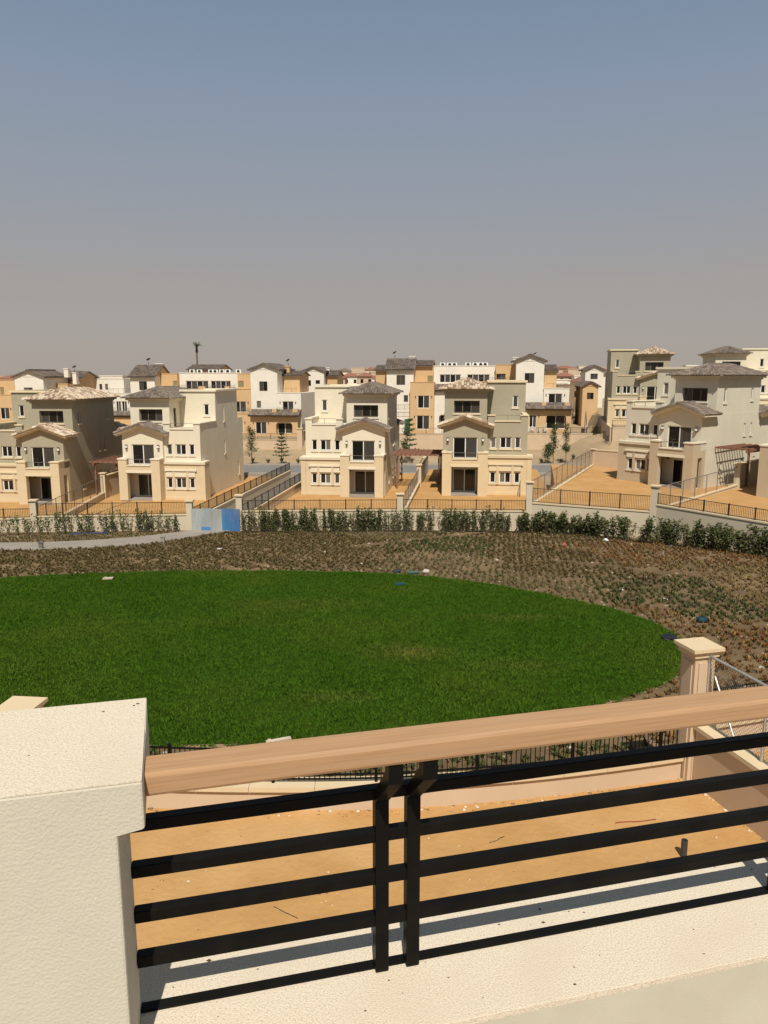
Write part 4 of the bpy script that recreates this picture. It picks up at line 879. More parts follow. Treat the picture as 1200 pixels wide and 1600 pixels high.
town('long townhouse block with orange bays and white gable right of the middle villa', (0, 125, 0.0),
     [(-1.87, 0.22, 4, 12, -1, 10.13, 'O'), (0.24, 4.6, 1.5, 8, -1, 10.32, 'W'), (4.62, 7.67, 4, 12, -1, 10.75, 'O'), (4.23, 8.06, 0, 1.48, -1, 8.24, 'O'), (4.62, 8.04, 1.5, 3.98, -1, 8.2, 'O'), (7.69, 17.8, 5, 12, -1, 10.86, 'W'), (8.08, 11.76, 0.8, 4.98, -1, 6.97, 'W'), (17.81, 20.9, 4, 12, -1, 11.04, 'O'), (11.8, 20.88, 2, 3.98, -1, 8.28, 'O'),
      (20.91, 25.26, 0.5, 11, -1, 11.58, 'W'), (25.6, 27.52, 4, 11, 7.3, 10.11, 'O'), (25.27, 29.21, 0.2, 11, -1, 7.3, 'W'), (22.71, 29.44, -1.6, 0.18, -1, 4.09, 'O')],
     [(1.85, 3.26, 7.82, 9.4, 1.5, 'win'), (3.06, 3.75, 5.1, 6.18, 1.5, 'win'), (5.42, 7.34, 4.15, 6.17, 0, 'door'), (5.29, 7.37, 0.77, 3.01, 0, 'door'), (8.66, 12.16, 8.16, 9.51, 5, 'door4'), (13.18, 16.87, 8.26, 9.51, 5, 'door4'), (8.85, 10.53, 0.64, 3.1, 0.8, 'arch'), (17.9, 19.4, 8.69, 9.61, 4, 'dark'),
      (22.26, 23.75, 8.16, 9.7, 0.5, 'win'), (26.01, 28.16, 4.54, 6.53, 0.2, 'door'), (23.03, 24.17, 1.3, 3.3, -1.6, 'door'), (25.63, 28.69, 1.1, 3.32, -1.6, 'arch'), (6.72, 7.6, 8.3, 9.3, 4, 'shut')],
     gables=[(20.91, 25.26, 0.5, 11, 11.58, 12.4, 'W')], sheds=[(0.24, 4.6, 1.5, 8, 10.32, 12.0), (-1.87, 0.0, 4, 12, 10.13, 10.9), (5.0, 7.3, 4, 12, 10.85, 11.7), (25.6, 27.52, 4, 11, 10.11, 10.95)], canopies=[(22.5, 29.6, 4.2, 5.15, -2.3, 0.18), (8.1, 11.6, 6.99, 7.9, 0.3, 2.6)],
     piers=[(24.9, 25.6, 4.4, 5.2, -1.2), (28.4, 29.2, 4.4, 5.2, -1.2)], rails=[(25.6, 28.9, 7.3, 0.8, 0.4), (25.6, 28.5, 4.5, 0.7, -1.0), (0.4, 4.2, 3.9, 0.8, 0.6), (12, 20.5, 8.3, 0.7, 2.2)], chim=[(3.6, 4.6, 5, 11.4, 12.5, 'W'), (20.6, 21.4, 6, 11.5, 12.3, 'W')])
town('white gabled townhouse peeping over the left shoulder of the middle villa', (0, 150, 0), [(-15.8, -11.75, 0, 8, -1, 10.16, 'W'), (-11.73, -9.5, 2, 8, -1, 9.3, 'O')],
     [(-14.95, -14.33, 7.33, 8.44, 0, 'win'), (-13.42, -12.55, 7.71, 8.44, 0, 'win')], gables=[(-15.8, -11.75, 0, 8, 10.16, 10.95, 'W')], sheds=[(-11.7, -9.5, 2, 8, 9.3, 10.1)], chim=[(-11.9, -11.2, 3, 9.5, 10.9, 'W')])
town('small orange house with slanted grey roof beside the khaki villa on the right rise', (0, 150, 0), [(33.0, 36.2, 2, 10, -1, 7.6, 'B'), (37.2, 40.0, -2, 8, -1, 7.4, 'O'), (39.0, 42.5, 9, 16, -1, 10.4, 'W')], [(40.0, 41.4, 8.6, 9.7, 9, 'dark'), (38.0, 39.2, 5.0, 6.2, -2, 'win')],
     gables=[(37.2, 40.0, -2, 8, 7.4, 8.2, 'O'), (39.0, 42.5, 9, 16, 10.4, 11.2, 'W')])
town('brown-roofed house behind the flat white townhouse roofs at the left', (0, 165, 0), [(-43, -36, 0, 8, -1, 10.6, 'O')], [(-41, -40, 8.6, 9.8, 0, 'win')], sheds=[(-43, -36, 0, 8, 10.6, 11.6)])
# retaining walls, fences and alley furniture of the second row
wall((-75, 118), (-12.6, 118), -2.4, -0.45, -0.45, 'long peach retaining wall below the left townhouse gardens', 0.3, 'peach', name='retaining_wall')
picket_fence((-75, 118), (-12.6, 118), -0.36, -0.36, 0.95, 'brown picket fence on the left retaining wall', 0.2, 2.4)
pillar(-12.9, 117.9, -2.2, 1.4, 'peach pillar ending the left retaining wall', 0, 0.8, m='peach')
wall((1.5, 118), (33.5, 118), -2.6, 0.42, 0.55, 'long peach retaining wall below the right townhouse gardens', 0.3, 'peach', name='retaining_wall')
picket_fence((1.5, 118), (33.5, 118), 0.5, 0.62, 0.9, 'brown picket fence on the right retaining wall', 0.2, 2.4)
pillar(33.8, 117.8, -2.0, 2.6, 'peach pillar at the right end of the second-row retaining wall', 0, 0.8, m='peach')
wall((-12.5, 118.4), (-10.5, 134), -2.4, 0.9, 0.9, 'brown wall beside the left townhouse alley', 0.3, 'brownwall'); picket_fence((-12.5, 118.4), (-10.5, 134), 1.0, 1.0, 0.9, 'dark picket fence beside the left townhouse alley', 0.2)
wall((30.4, 102.6), (60, 100.5), -1.5, 2.5, 2.5, 'cream retaining wall in front of the khaki villa on the right rise', 0.3, 'peach', name='retaining_wall')
picket_fence((30.4, 102.6), (60, 100.5), 2.6, 2.6, 0.9, 'iron fence in front of the khaki villa on the right rise', 0.2, 2.4)
wall((30.35, 102.9), (35.0, 126), -2.2, 2.5, 2.7, 'brown side wall left of the khaki villa on the right rise', 0.3, 'peach', name='retaining_wall')
wall((31.0, 118.2), (36.0, 138), -2.0, 1.6, 2.0, 'sloping wall of the alley right of the townhouses', 0.3, 'peach'); picket_fence((31.0, 118.2), (36.0, 138), 1.7, 2.1, 0.9, 'iron fence on the sloping alley wall', 0.2)

def aircon(x, y, z, i, label, grp):
    t = thing('air_conditioner', label, 'air conditioner', (x, y, z), -R(6.9), grp)
    b = MB(); b.box(-0.45, 0.45, -0.18, 0.18, 0.08, 0.75); b.box(-0.4, -0.3, -0.16, 0.16, 0, 0.08); b.box(0.3, 0.4, -0.16, 0.16, 0, 0.08); b.build('casing', 'plastic_white', t)
    b = MB(); b.extr([(0.28 * math.cos(k_ * math.pi / 6), -0.2, 0.42 + 0.28 * math.sin(k_ * math.pi / 6)) for k_ in range(12)], (0, 0.03, 0)); b.build('fan_grille', 'iron', t)
def tpt(s, t_, z): a_ = R(6.92); return (s * math.cos(a_) + t_ * math.sin(a_), 125 - s * math.sin(a_) + t_ * math.cos(a_), z)
for i, s in enumerate((-34.6, -33.3, -31.4, -30.4, -29.3, -27.6, -26.4)): aircon(*tpt(s + random.uniform(-0.25, 0.25), 6.2 + random.uniform(0, 2.2), 9.6), i, 'rooftop air conditioner on the white block left of the middle villa', 'air conditioners on the left townhouse roof')
for i, s in enumerate((9.0, 10.1, 11.2, 13.4, 14.3, 15.4, 16.2)): aircon(*tpt(s + random.uniform(-0.25, 0.25), 6.4 + random.uniform(0, 2.2), 10.7), i, 'rooftop air conditioner on the white block behind the khaki villa', 'air conditioners on the right townhouse roof')
def dish(x, y, z, label):
    t = thing('satellite_dish', label, 'satellite dish', (x, y, z), 2.6); b = MB(); b.tube((0, 0, 0), (0, 0, 0.6), 0.04); b.build('mast', 'iron', t)
    b = MB(); n_ = 14; c_ = Vector((0, 0, 0.9)); d = Vector((0.6, 0, 0.8)); u_ = Vector((0, 1, 0)); w_ = d.cross(u_)
    rim = [c_ + d * 0.12 + (u_ * math.cos(k_ * 2 * math.pi / n_) + w_ * math.sin(k_ * 2 * math.pi / n_)) * 0.36 for k_ in range(n_)]
    b.add([c_] + rim, [(0, k_ + 1, (k_ + 1) % n_ + 1) for k_ in range(n_)]); b.add([c_ - d * 0.02] + [p_ - d * 0.02 for p_ in rim], [(0, (k_ + 1) % n_ + 1, k_ + 1) for k_ in range(n_)]); b.build('reflector', 'rail', t)
dish(*tpt(-17.0, 5.4, 10.9), 'dark satellite dish on the orange chimney left of the middle villa'); dish(*tpt(-41.5, 5, 11.1), 'satellite dish on the ridge behind the left cream villa')
dish(*tpt(1.2, 5.0, 12.1), 'satellite dish on the grey ridge behind the middle villa'); dish(*tpt(-56.4, 7.4, 9.9), 'small satellite dish on the white chimney at the far left'); dish(*tpt(24.2, 6.5, 11.9), 'satellite dish behind the right white gable')

# telecom mast disguised as a palm
t = thing('telecom_mast', 'tall thin palm-shaped telecom mast rising over the left townhouse roofs', 'mast', (-95.5, 400, 5.5)); b = MB(); b.tube((0, 0, 0), (0, 0, 17), 0.55, 0.42, 8); b.build('pole', 'trunk', t)
b = MB(); b.tube((0, 0, 15.5), (0, 0, 18.6), 0.7, 0.5, 8); b.build('antenna_core', 'iron', t)
for i in range(16):
    a_ = i * 2.4; r_ = 1.2 + 0.9 * (i % 3) / 2; b = MB(); p0 = Vector((0, 0, 17.5)); p1 = Vector((math.cos(a_) * r_ * 0.7, math.sin(a_) * r_ * 0.7, 19.6)); p2 = Vector((math.cos(a_) * r_ * 1.5, math.sin(a_) * r_ * 1.5, 20.6 - 0.9 * (i % 3)))
    b.bar(p0, p1, 0.32, 0.12); b.bar(p1, p2, 0.3, 0.1); b.build('frond', 'leaf', t)

# distant houses on the far rise
def far_house(x, y, z, w, h, m, roof, label, grp, flat=False):
    t = thing('distant_house', label, 'house', (x, y, z), random.uniform(-0.3, 0.3), grp); d = w * 0.8
    b = MB(); holes = []
    n_ = max(2, int(w / 2.6)); fl = max(1, int(h / 3.2))
    for f_ in range(fl):
        for i in range(n_):
            c_ = -w / 2 + w * (i + 0.5) / n_; holes.append((c_ - 0.55, c_ + 0.55, 0.9 + f_ * 3.2, 2.4 + f_ * 3.2))
    b.wallbox(-w / 2, w / 2, 0, d, -3, h, F=holes); b.build('wall', m, t)
    for hh in holes: b = MB(); b.box(hh[0], hh[1], 0.12, 0.16, hh[2], hh[3]); b.build('window', 'glass', t)
    if flat: b = MB(); b.box(-w / 2 - 0.15, w / 2 + 0.15, -0.15, d + 0.15, h, h + 0.3); b.build('roof', m, t)
    else:
        b = MB(); x0, x1, y0, y1 = -w / 2 - 0.6, w / 2 + 0.6, -0.6, d + 0.6; r_ = (y1 - y0) / 2
        b.add([(x0, y0, h), (x1, y0, h), (x1, y1, h), (x0, y1, h), (x0 + r_, d / 2, h + 1.5), (x1 - r_, d / 2, h + 1.5)], [(0, 1, 5, 4), (1, 2, 5), (2, 3, 4, 5), (3, 0, 4), (3, 2, 1, 0)]); b.build('roof', roof, t)
def fz(py, D): return HC - (py - 587) * D / 1215
far = []
for (px, pyt, pyb, wp, D, m, rf, fl) in [(530, 590, 603, 20, 300, 'pink', 'tile_red', 0), (549, 588, 602, 26, 320, 'white', 'tile_red', 0), (572, 588, 602, 24, 300, 'pink', 'tile_red', 0), (593, 590, 604, 22, 290, 'white', 'tile_red', 0),
    (540, 580, 592, 20, 410, 'white', 'tile_grey', 0), (560, 575, 590, 22, 460, 'pink', 'tile_grey', 1), (580, 578, 591, 20, 430, 'cream', 'tile_red', 0), (598, 583, 594, 16, 400, 'pink', 'tile_red', 0), (571, 576, 588, 14, 520, 'white', 'tile_grey', 1),
    (884, 576, 590, 34, 400, 'pink', 'tile_red', 0), (908, 573, 588, 18, 430, 'cream', 'tile_red', 1), (919, 578, 590, 22, 410, 'pink', 'tile_red', 0), (880, 588, 601, 26, 300, 'pink', 'tile_red', 0), (906, 588, 602, 26, 290, 'white', 'tile_grey', 1), (925, 592, 606, 20, 280, 'pink', 'tile_red', 0), (893, 604, 622, 26, 215, 'cream', 'tile_red', 1), (902, 618, 640, 30, 195, 'brownwall', 'tile_red', 1),
    (935, 600, 620, 22, 230, 'pink', 'tile_red', 0), (872, 594, 612, 30, 240, 'white', 'tile_grey', 1), (915, 596, 616, 34, 205, 'cream', 'tile_red', 0), (940, 584, 606, 30, 200, 'white', 'tile_dark', 0), (888, 580, 592, 24, 360, 'white', 'tile_red', 0), (1010, 574, 592, 44, 190, 'white', 'tile_grey', 1), (1080, 574, 592, 30, 200, 'white', 'tile_grey', 1), (1195, 592, 606, 36, 240, 'brownwall', 'tile_dark', 0), (1180, 588, 600, 24, 300, 'brownwall', 'tile_dark', 0),
    (350, 583, 596, 40, 320, 'orange', 'tile_dark', 0), (480, 586, 600, 30, 330, 'white', 'tile_grey', 1), (130, 590, 602, 40, 300, 'white', 'tile_grey', 1), (90, 590, 602, 36, 320, 'orange', 'tile_dark', 0), (180, 588, 602, 34, 280, 'white', 'tile_grey', 1), (660, 586, 600, 40, 330, 'orange', 'tile_dark', 0), (740, 586, 600, 44, 340, 'white', 'tile_grey', 1), (20, 592, 604, 40, 320, 'pink', 'tile_red', 0)] + [(514 + 8.5 * i + PR_.uniform(-3, 3), 577 + PR_.uniform(0, 9) + (i % 3) * 4, 600, PR_.uniform(11, 19), PR_.uniform(340, 560), PR_.choice(['pink', 'white', 'cream']), PR_.choice(['tile_red', 'tile_grey', 'tile_red']), i % 3 == 0) for i in range(11)] + [(868 + 8 * i + PR_.uniform(-3, 3), 576 + PR_.uniform(0, 9), 600, PR_.uniform(12, 20), PR_.uniform(330, 520), PR_.choice(['pink', 'white', 'cream']), 'tile_red', i % 3 == 0) for i in range(9)]:
    x = (px - 600) / 1200 * D * 1.0; zt, zb = fz(pyt, D), fz(pyb, D)
    g_ = 'distant houses left of centre' if 505 <= px < 612 else ('distant houses at the right' if px > 800 else 'distant houses half hidden by the townhouses')
    lb = {'distant houses left of centre': 'tiny distant house in the cluster left of the middle villa roof', 'distant houses at the right': 'tiny distant house in the cluster between the right white gable and the greige villas', 'distant houses half hidden by the townhouses': 'distant house almost hidden behind the townhouse roofs'}[g_]
    far_house(x, D, max(zb, terr(x, D) - 0.3), wp * D / 1200, max(3.2, zt - max(zb, terr(x, D) - 0.3)), m, rf, lb, g_, bool(fl))

# townhouse garden furniture
def chair(x, y, z, rz, label):
    t = thing('plastic_chair', label, 'chair', (x, y, z), rz, 'white plastic chairs'); b = MB(); b.box(-0.25, 0.25, -0.25, 0.25, 0.4, 0.45); b.build('seat', 'plastic_white', t)
    b = MB()
    for i in range(4): b.box(-0.25 + i * 0.14, -0.17 + i * 0.14, 0.22, 0.26, 0.45, 0.95)
    b.box(-0.25, 0.25, 0.215, 0.265, 0.95, 1.02); b.build('backrest', 'plastic_white', t)
    for x_ in (-0.22, 0.22):
        for y_ in (-0.22, 0.22): b = MB(); b.box(x_ - 0.025, x_ + 0.025, y_ - 0.025, y_ + 0.025, 0, 0.4); b.build('leg', 'plastic_white', t)
        b = MB(); b.box(x_ - 0.03, x_ + 0.03, -0.25, 0.25, 0.64, 0.68); b.box(x_ - 0.025, x_ + 0.025, -0.25, -0.2, 0.4, 0.64); b.build('armrest', 'plastic_white', t)
b = MB(); b.box(21.0, 30.5, 118.3, 122.6, -0.6, 0.5); struct('terrace_paving', b, 'concrete')
for i, x in enumerate((22.4, 23.2, 24.2, 25.1)): chair(x, 119.6 + 0.3 * (i % 2), 0.5, 0.5 * i, 'white plastic chair on the townhouse terrace behind the khaki villa')
t = thing('green_screen', 'tall green shade screen beside the orange townhouse bay', 'screen', (3.6, 119.5, -0.3), 0.7)
b = MB(); b.box(-0.55, 0.55, -0.02, 0.02, 0.2, 3.0); b.build('cloth', mat('green_cloth', (0.025, 0.1, 0.035), 0.8, (0.04, 0.14, 0.05), 3), t)
for x in (-0.55, 0.55): b = MB(); b.bar((x, 0, 0), (x, 0, 3.1), 0.06); b.build('post', 'galv', t)

# ------------------------------------------------------------------ own garden below the terrace
P0 = Vector((-0.0095, 2.017, 7.56)); UA = math.atan2(0.24371, 0.96985)
UV = Vector((math.cos(UA), math.sin(UA))); VV = Vector((-UV.y, UV.x))
def nf(a, b): q = Vector((P0.x, P0.y)) + UV * a + VV * b; return (q.x, q.y)
FRONT = spline([(-6.75, 14.0), (-4.62, 13.75), (-2.6, 13.65), (0, 13.7), (2.54, 14.02), (4.5, 14.42), (6.2, 14.86)], False, 10)
b = MB(); b.prism([nf(-9, -1), nf(9.45, -1), nf(9.45, 11.0)] + FRONT[::-1], 0.2, 1.0); struct('garden_sand', b, 'sand')
b = MB(); b.prism([nf(9.55, -1), nf(22, -1), nf(22, 11.5), nf(9.55, 11.2)], 0.2, 1.25); struct('garden_sand', b, 'sand')
def offset(pl, d):
    o = []
    for i, (x, y) in enumerate(pl):
        a_ = Vector(pl[max(i - 1, 0)]); c_ = Vector(pl[min(i + 1, len(pl) - 1)]); t_ = (c_ - a_).normalized(); o.append((x - t_.y * d, y + t_.x * d))
    return o
def curved_wall(pl, z0, z1, label, fence_h, sp, name='garden_wall'):
    t = thing(name, label, 'wall', (*pl[len(pl) // 2], z0)); ox, oy = pl[len(pl) // 2]
    outer = offset(pl, 0.26); b = MB()
    for i in range(len(pl) - 1):
        b.prism([(p_[0] - ox, p_[1] - oy) for p_ in (pl[i], pl[i + 1], outer[i + 1], outer[i])], 0, z1 - z0)
    b.build('wall_face', 'peach', t)
    ci, co = offset(pl, -0.07), offset(pl, 0.33); n_ = 5
    for i in range(0, len(pl) - 1, n_):
        j = min(i + n_, len(pl) - 1); q = MB(); ring = ci[i:j + 1] + co[i:j + 1][::-1]; k_ = len(ring)
        cx = sum(p_[0] for p_ in ring) / k_; cy = sum(p_[1] for p_ in ring) / k_
        q.prism([(cx + (p_[0] - cx) * 0.994 - ox, cy + (p_[1] - cy) * 0.998 - oy) for p_ in ring], z1 - z0, z1 - z0 + 0.1); q.build('coping_stone', 'coping', t)
    return t
def near_fence(pl, z, h, label, sp=0.1):
    t = thing('iron_fence', label, 'fence', (*pl[0], z)); ox, oy = pl[0]
    for zz in (0.07, 0.16, h - 0.03):
        b = MB()
        for a_, c_ in zip(pl, pl[1:]): b.bar((a_[0] - ox, a_[1] - oy, zz), (c_[0] - ox, c_[1] - oy, zz), 0.03, 0.03)
        b.build('rail', 'steel', t)
    ln = sum((Vector(c_) - Vector(a_)).length for a_, c_ in zip(pl, pl[1:])); k = int(ln / sp)
    pk = box_mesh('picket', 0.016, 0.016, h - 0.06); ps = box_mesh('post', 0.06, 0.06, h + 0.05)
    pk.materials.append(M['steel']); ps.materials.append(M['steel'])
    for i in range(k + 1):
        p = along(pl, min(i * sp, ln - 1e-4)); post = i % 20 == 6
        o = link('post' if post else 'picket', ps if post else pk, None, t); o.location = (p.x - ox, p.y - oy, 0 if post else 0.05)
curved_wall(FRONT, 0.1, 1.42, 'low curved peach wall closing the garden below the terrace', 0.7, 0.1)
near_fence(offset(FRONT, 0.13), 1.52, 0.72, 'black iron picket fence on the low curved garden wall')
FR2 = spline([(6.95, 15.15), (9, 15.85), (12, 17.2), (16, 19.6)], False, 8)
curved_wall(FR2, 0.1, 2.0, 'peach wall of the neighbouring garden at the right', 0.7, 0.1); near_fence(offset(FR2, 0.13), 2.1, 0.72, 'black iron picket fence of the neighbouring garden at the right')

def big_pillar(x, y, z0, z1, rz, label):
    t = thing('gate_pillar', label, 'pillar', (x, y, z0), rz, 'pillars of the near garden'); h = z1 - z0
    b = MB(); b.box(-0.23, 0.23, -0.23, 0.23, 0, h - 0.2); b.build('shaft', 'peach', t)
    for sx_, sy_ in ((0, -1), (0, 1), (1, 0), (-1, 0)):
        b = MB()
        if sx_ == 0: b.box(-0.15, 0.15, sy_ * 0.23, sy_ * 0.255, 0, h - 0.32)
        else: b.box(sx_ * 0.23, sx_ * 0.255, -0.15, 0.15, 0, h - 0.32)
        b.build('raised_panel', 'peach', t)
    b = MB(); b.box(-0.28, 0.28, -0.28, 0.28, h - 0.2, h - 0.12); b.box(-0.31, 0.31, -0.31, 0.31, h - 0.12, h - 0.07); b.box(-0.35, 0.35, -0.35, 0.35, h - 0.07, h); b.build('cap', 'coping', t)
big_pillar(*nf(9.43, 11.02), 0.3, 3.9, UA, 'peach pillar with flat cap beside the curved end of the lawn')
big_pillar(-6.75, 13.4, 0.3, 3.3, UA - 0.35, 'peach pillar whose cap shows over the parapet at the left')
# boundary wall to the neighbour with chain-link fence on top
wall(nf(9.43, 10.75), nf(9.43, 0.5), 0.2, 2.18, 2.18, 'peach boundary wall running from the near pillar towards the terrace', 0.25, 'peach')
chain_fence(nf(9.5, 10.75), nf(9.5, 1.0), 2.28, 2.28, 1.45, 'galvanised chain-link fence on the near boundary wall', 1.7, 0.08, 'galv')
# pipe stub, twigs, wire, stones on the sand
t = thing('pipe_stub', 'short grey plastic pipe stub sticking out of the near sand', 'pipe', (5.25, 12.2, 0.98)); b = MB(); n_ = 14
for r_, flip in ((0.055, 0), (0.045, 1)):
    ring = [(r_ * math.cos(i * 2 * math.pi / n_), r_ * math.sin(i * 2 * math.pi / n_)) for i in range(n_)]
    b.add([(x, y, 0) for x, y in ring] + [(x, y, 0.34) for x, y in ring], [(i, (i + 1) % n_, n_ + (i + 1) % n_, n_ + i)[::(-1 if flip else 1)] for i in range(n_)])
b.add([(r_ * math.cos(i * 2 * math.pi / n_), r_ * math.sin(i * 2 * math.pi / n_), 0.34) for r_ in (0.055, 0.045) for i in range(n_)], [(i, (i + 1) % n_, n_ + (i + 1) % n_, n_ + i) for i in range(n_)])
b.build('pipe', mat('grey_pvc', (0.045, 0.045, 0.045), 0.5), t)
b = MB(); pw = [Vector((4.35 + 0.09 * i, 13.2 + 0.012 * math.sin(i * 0.9) + i * 0.012, 1.02)) for i in range(10)]
for a_, c_ in zip(pw, pw[1:]): b.tube(a_, c_, 0.006, n=5)
tag(b.build('red_wire', mat('red_wire', (0.3, 0.03, 0.02), 0.5)), 'short piece of dark red wire lying on the near sand', 'wire')
M['twig'] = mat('twig', (0.09, 0.06, 0.04), 0.9)
for (px, py, ln, an, lab) in ((-1.75, 10.9, 0.5, -0.6, 'thin dry twig lying on the sand below the railing'), (-0.9, 9.7, 0.45, -0.7, 'curved dry twig on the sand nearest the terrace'), (1.9, 12.6, 0.35, 0.3, 'dry leaf litter twig on the sand right of the railing posts')):
    b = MB(); p = Vector((px, py, 1.012))
    for i in range(4):
        q = p + Vector((math.cos(an) * ln / 4, math.sin(an) * ln / 4, random.uniform(-0.004, 0.01))); b.tube(p, q, 0.006, 0.004, 5); p = q; an += random.uniform(-0.35, 0.35)
    tag(b.build('twig', 'twig'), lab, 'twig')
def gravel(name, pts, zf, rs_, m, label, cat):
    k = len(pts); a = RNG.uniform(0, 6.28, k); V = np.empty((k, 6, 3)); r = rs_
    V[:, :, 0] = pts[:, 0][:, None] + r[:, None] * (oc[:, 0] * np.cos(a)[:, None] - oc[:, 1] * np.sin(a)[:, None]) * 1.5; V[:, :, 1] = pts[:, 1][:, None] + r[:, None] * (oc[:, 0] * np.sin(a)[:, None] + oc[:, 1] * np.cos(a)[:, None]); V[:, :, 2] = zf + r[:, None] * oc[:, 2] * 0.8
    tag(link(name, npmesh(name, V.reshape(-1, 3), (np.arange(k)[:, None, None] * 6 + oF[None]).reshape(-1, 3)), m, kind='stuff'), label, cat)
M['pebble'] = mat('pebbles', (0.5, 0.36, 0.2), 0.9, island=[(0.3, 0.18, 0.08), (0.62, 0.5, 0.33), (0.5, 0.33, 0.15), (0.7, 0.6, 0.45), (0.2, 0.13, 0.07), (0.42, 0.25, 0.1)])
q = RNG.uniform([-5, 7], [6.4, 14.5], (900, 2)); q = q[inpoly(q, np.array([nf(-9, -1), nf(9.2, -1), nf(9.2, 10.6)] + FRONT[::-1]))]
gravel('sand_pebbles', q, 1.0, RNG.gamma(1.4, 0.0045, len(q)) + 0.002, 'pebble', 'scattered pebbles and crumbs on the near sand', 'pebbles')
fp = np.array(offset(FRONT, -0.06)); q = fp[RNG.integers(0, len(fp), 260)] + RNG.normal(0, 0.09, (260, 2)) - np.array([0, 0.06]); gravel('wall_foot_rubble', q, 1.0, RNG.gamma(1.6, 0.01, 260) + 0.005, 'pebble', 'line of crumbs and plaster bits at the foot of the curved wall', 'rubble')
wl = np.array([nf(9.26 + RNG.normal(0, 0.02), q_) for q_ in RNG.uniform(3, 10.5, 160)]); gravel('plaster_bits', wl, 1.0, RNG.gamma(1.6, 0.008, 160) + 0.005, 'pebble', 'white plaster bits along the foot of the near boundary wall', 'rubble')

# litter in the park
def lump(name, x, y, r, col, label, cat, flat=0.6):
    b = MB(); n1, n2 = 8, 5; rr = random.Random(name + str(x)); v = []
    for j in range(n2 + 1):
        for i in range(n1):
            ph = math.pi * j / n2; th = 2 * math.pi * i / n1; k_ = r * rr.uniform(0.75, 1.15); v.append((k_ * math.sin(ph) * math.cos(th), k_ * math.sin(ph) * math.sin(th) * 0.8, r * flat + k_ * math.cos(ph) * flat))
    b.add(v, [(j * n1 + i, j * n1 + (i + 1) % n1, (j + 1) * n1 + (i + 1) % n1, (j + 1) * n1 + i) for j in range(n2) for i in range(n1)])
    o = b.build(name, mat(name + '_paint', col, 0.6, tuple(c * 0.8 for c in col), 8)); o.location = (x, y, terr(x, y)); return tag(o, label, cat)
lump('red_ball', 12.0, 50.05, 0.15, (0.5, 0.12, 0.12), 'small red ball among the ground cover', 'ball', 0.95); lump('white_sack', 15.45, 52.3, 0.2, (0.72, 0.7, 0.66), 'white sack lying below the hedge at the right', 'sack')
lump('paper_scrap', -10.7, 48.7, 0.2, (0.6, 0.57, 0.52), 'pale scrap of paper in the brown bed left of centre', 'litter', 0.3); lump('white_bag', 2.3, 40.55, 0.22, (0.55, 0.5, 0.42), 'pale bag beside the far lawn edge', 'bag', 0.5)
lump('dark_bag', 0.7, 40.6, 0.25, (0.03, 0.04, 0.05), 'dark bag beside the far lawn edge', 'bag', 0.4); lump('teal_crate', 12.9, 29.9, 0.26, (0.01, 0.045, 0.06), 'dark teal bag on the bare soil right of the lawn', 'bag', 0.5)
lump('white_scrap', 12.86, 33.9, 0.14, (0.6, 0.6, 0.58), 'white scrap in the green bed right of the lawn', 'litter', 0.4); lump('white_scrap', 11.5, 36.0, 0.12, (0.6, 0.6, 0.58), 'smaller white scrap nearer the lawn edge at the right', 'litter', 0.4)
lump('black_sheet', 10.6, 27.3, 0.32, (0.015, 0.018, 0.025), 'black plastic sheet on the right tip of the lawn', 'plastic sheet', 0.3)
def plank(x, y, l, w, rz, col, label, name='board', h=0.05):
    b = MB(); b.box(-l / 2, l / 2, -w / 2, w / 2, 0, h); b.box(-l / 2 + 0.05, -l / 2 + 0.12, -w / 2 - 0.01, w / 2 + 0.01, h, h + 0.02); o = b.build(name, mat(name + '_m', col, 0.7, tuple(c * 0.8 for c in col), 6)); o.location = (x, y, terr(x, y) + 0.08); o.rotation_euler = (0.03, -0.02, rz); tag(o, label, 'board')
plank(-14.3, 38.6, 0.5, 0.3, 0.1, (0.55, 0.45, 0.34), 'pale board lying on the far left part of the lawn'); plank(0.8, 37.1, 0.5, 0.16, 0.05, (0.025, 0.08, 0.1), 'blue-green board lying on the far lawn', h=0.08); plank(1.6, 40.3, 0.7, 0.25, 0.0, (0.07, 0.15, 0.12), 'green board on the soil beside the far lawn edge')
plank(-2.62, 17.8, 0.62, 0.12, 0.35, (0.6, 0.5, 0.38), 'pale plank lying on the near lawn edge above the handrail')
for x, y, l in ((-22.4, 49.0, 'left'), (-15.2, 51.6, 'right')):
    b = MB(); z = terr(x, y); b.box(x - 0.13, x + 0.13, y - 0.08, y + 0.08, z, z + 0.42); b.box(x - 0.17, x + 0.17, y - 0.11, y + 0.11, z + 0.42, z + 0.47); tag(b.build('valve_box', 'rail' if l == 'left' else 'concrete'), 'small %s valve box beside the concrete path' % ('dark' if l == 'left' else 'grey'), 'valve box')

# ------------------------------------------------------------------ terrace: parapet, pillar, railing
M['render_near'] = mat('near_render', (0.585, 0.54, 0.435), 0.9, (0.55, 0.505, 0.405), 4, 8, 0.42, 130, 0.005, col3=(0.515, 0.47, 0.375), s3=1.5, f3=0.5)
M['render_smooth'] = mat('near_smooth_render', (0.55, 0.5, 0.385), 0.9, (0.515, 0.465, 0.355), 5, 8, 0.2, 140, 0.003)
M['sill'] = mat('near_sill', (0.72, 0.63, 0.49), 0.9, (0.5, 0.4, 0.28), 170, 4, 0.6, 200, 0.004, col3=(0.62, 0.52, 0.39), s3=3.0, f3=0.6, lo=0.44, hi=0.7)
M['wood'] = mat('pine_handrail', (0.33, 0.18, 0.085), 0.7, (0.45, 0.265, 0.135), 2.6, 9, 0.3, 30, 0.0015, col3=(0.37, 0.25, 0.165), s3=0.8, f3=0.5, stretch=(1.3, 48, 64), lo=0.2, hi=0.54)
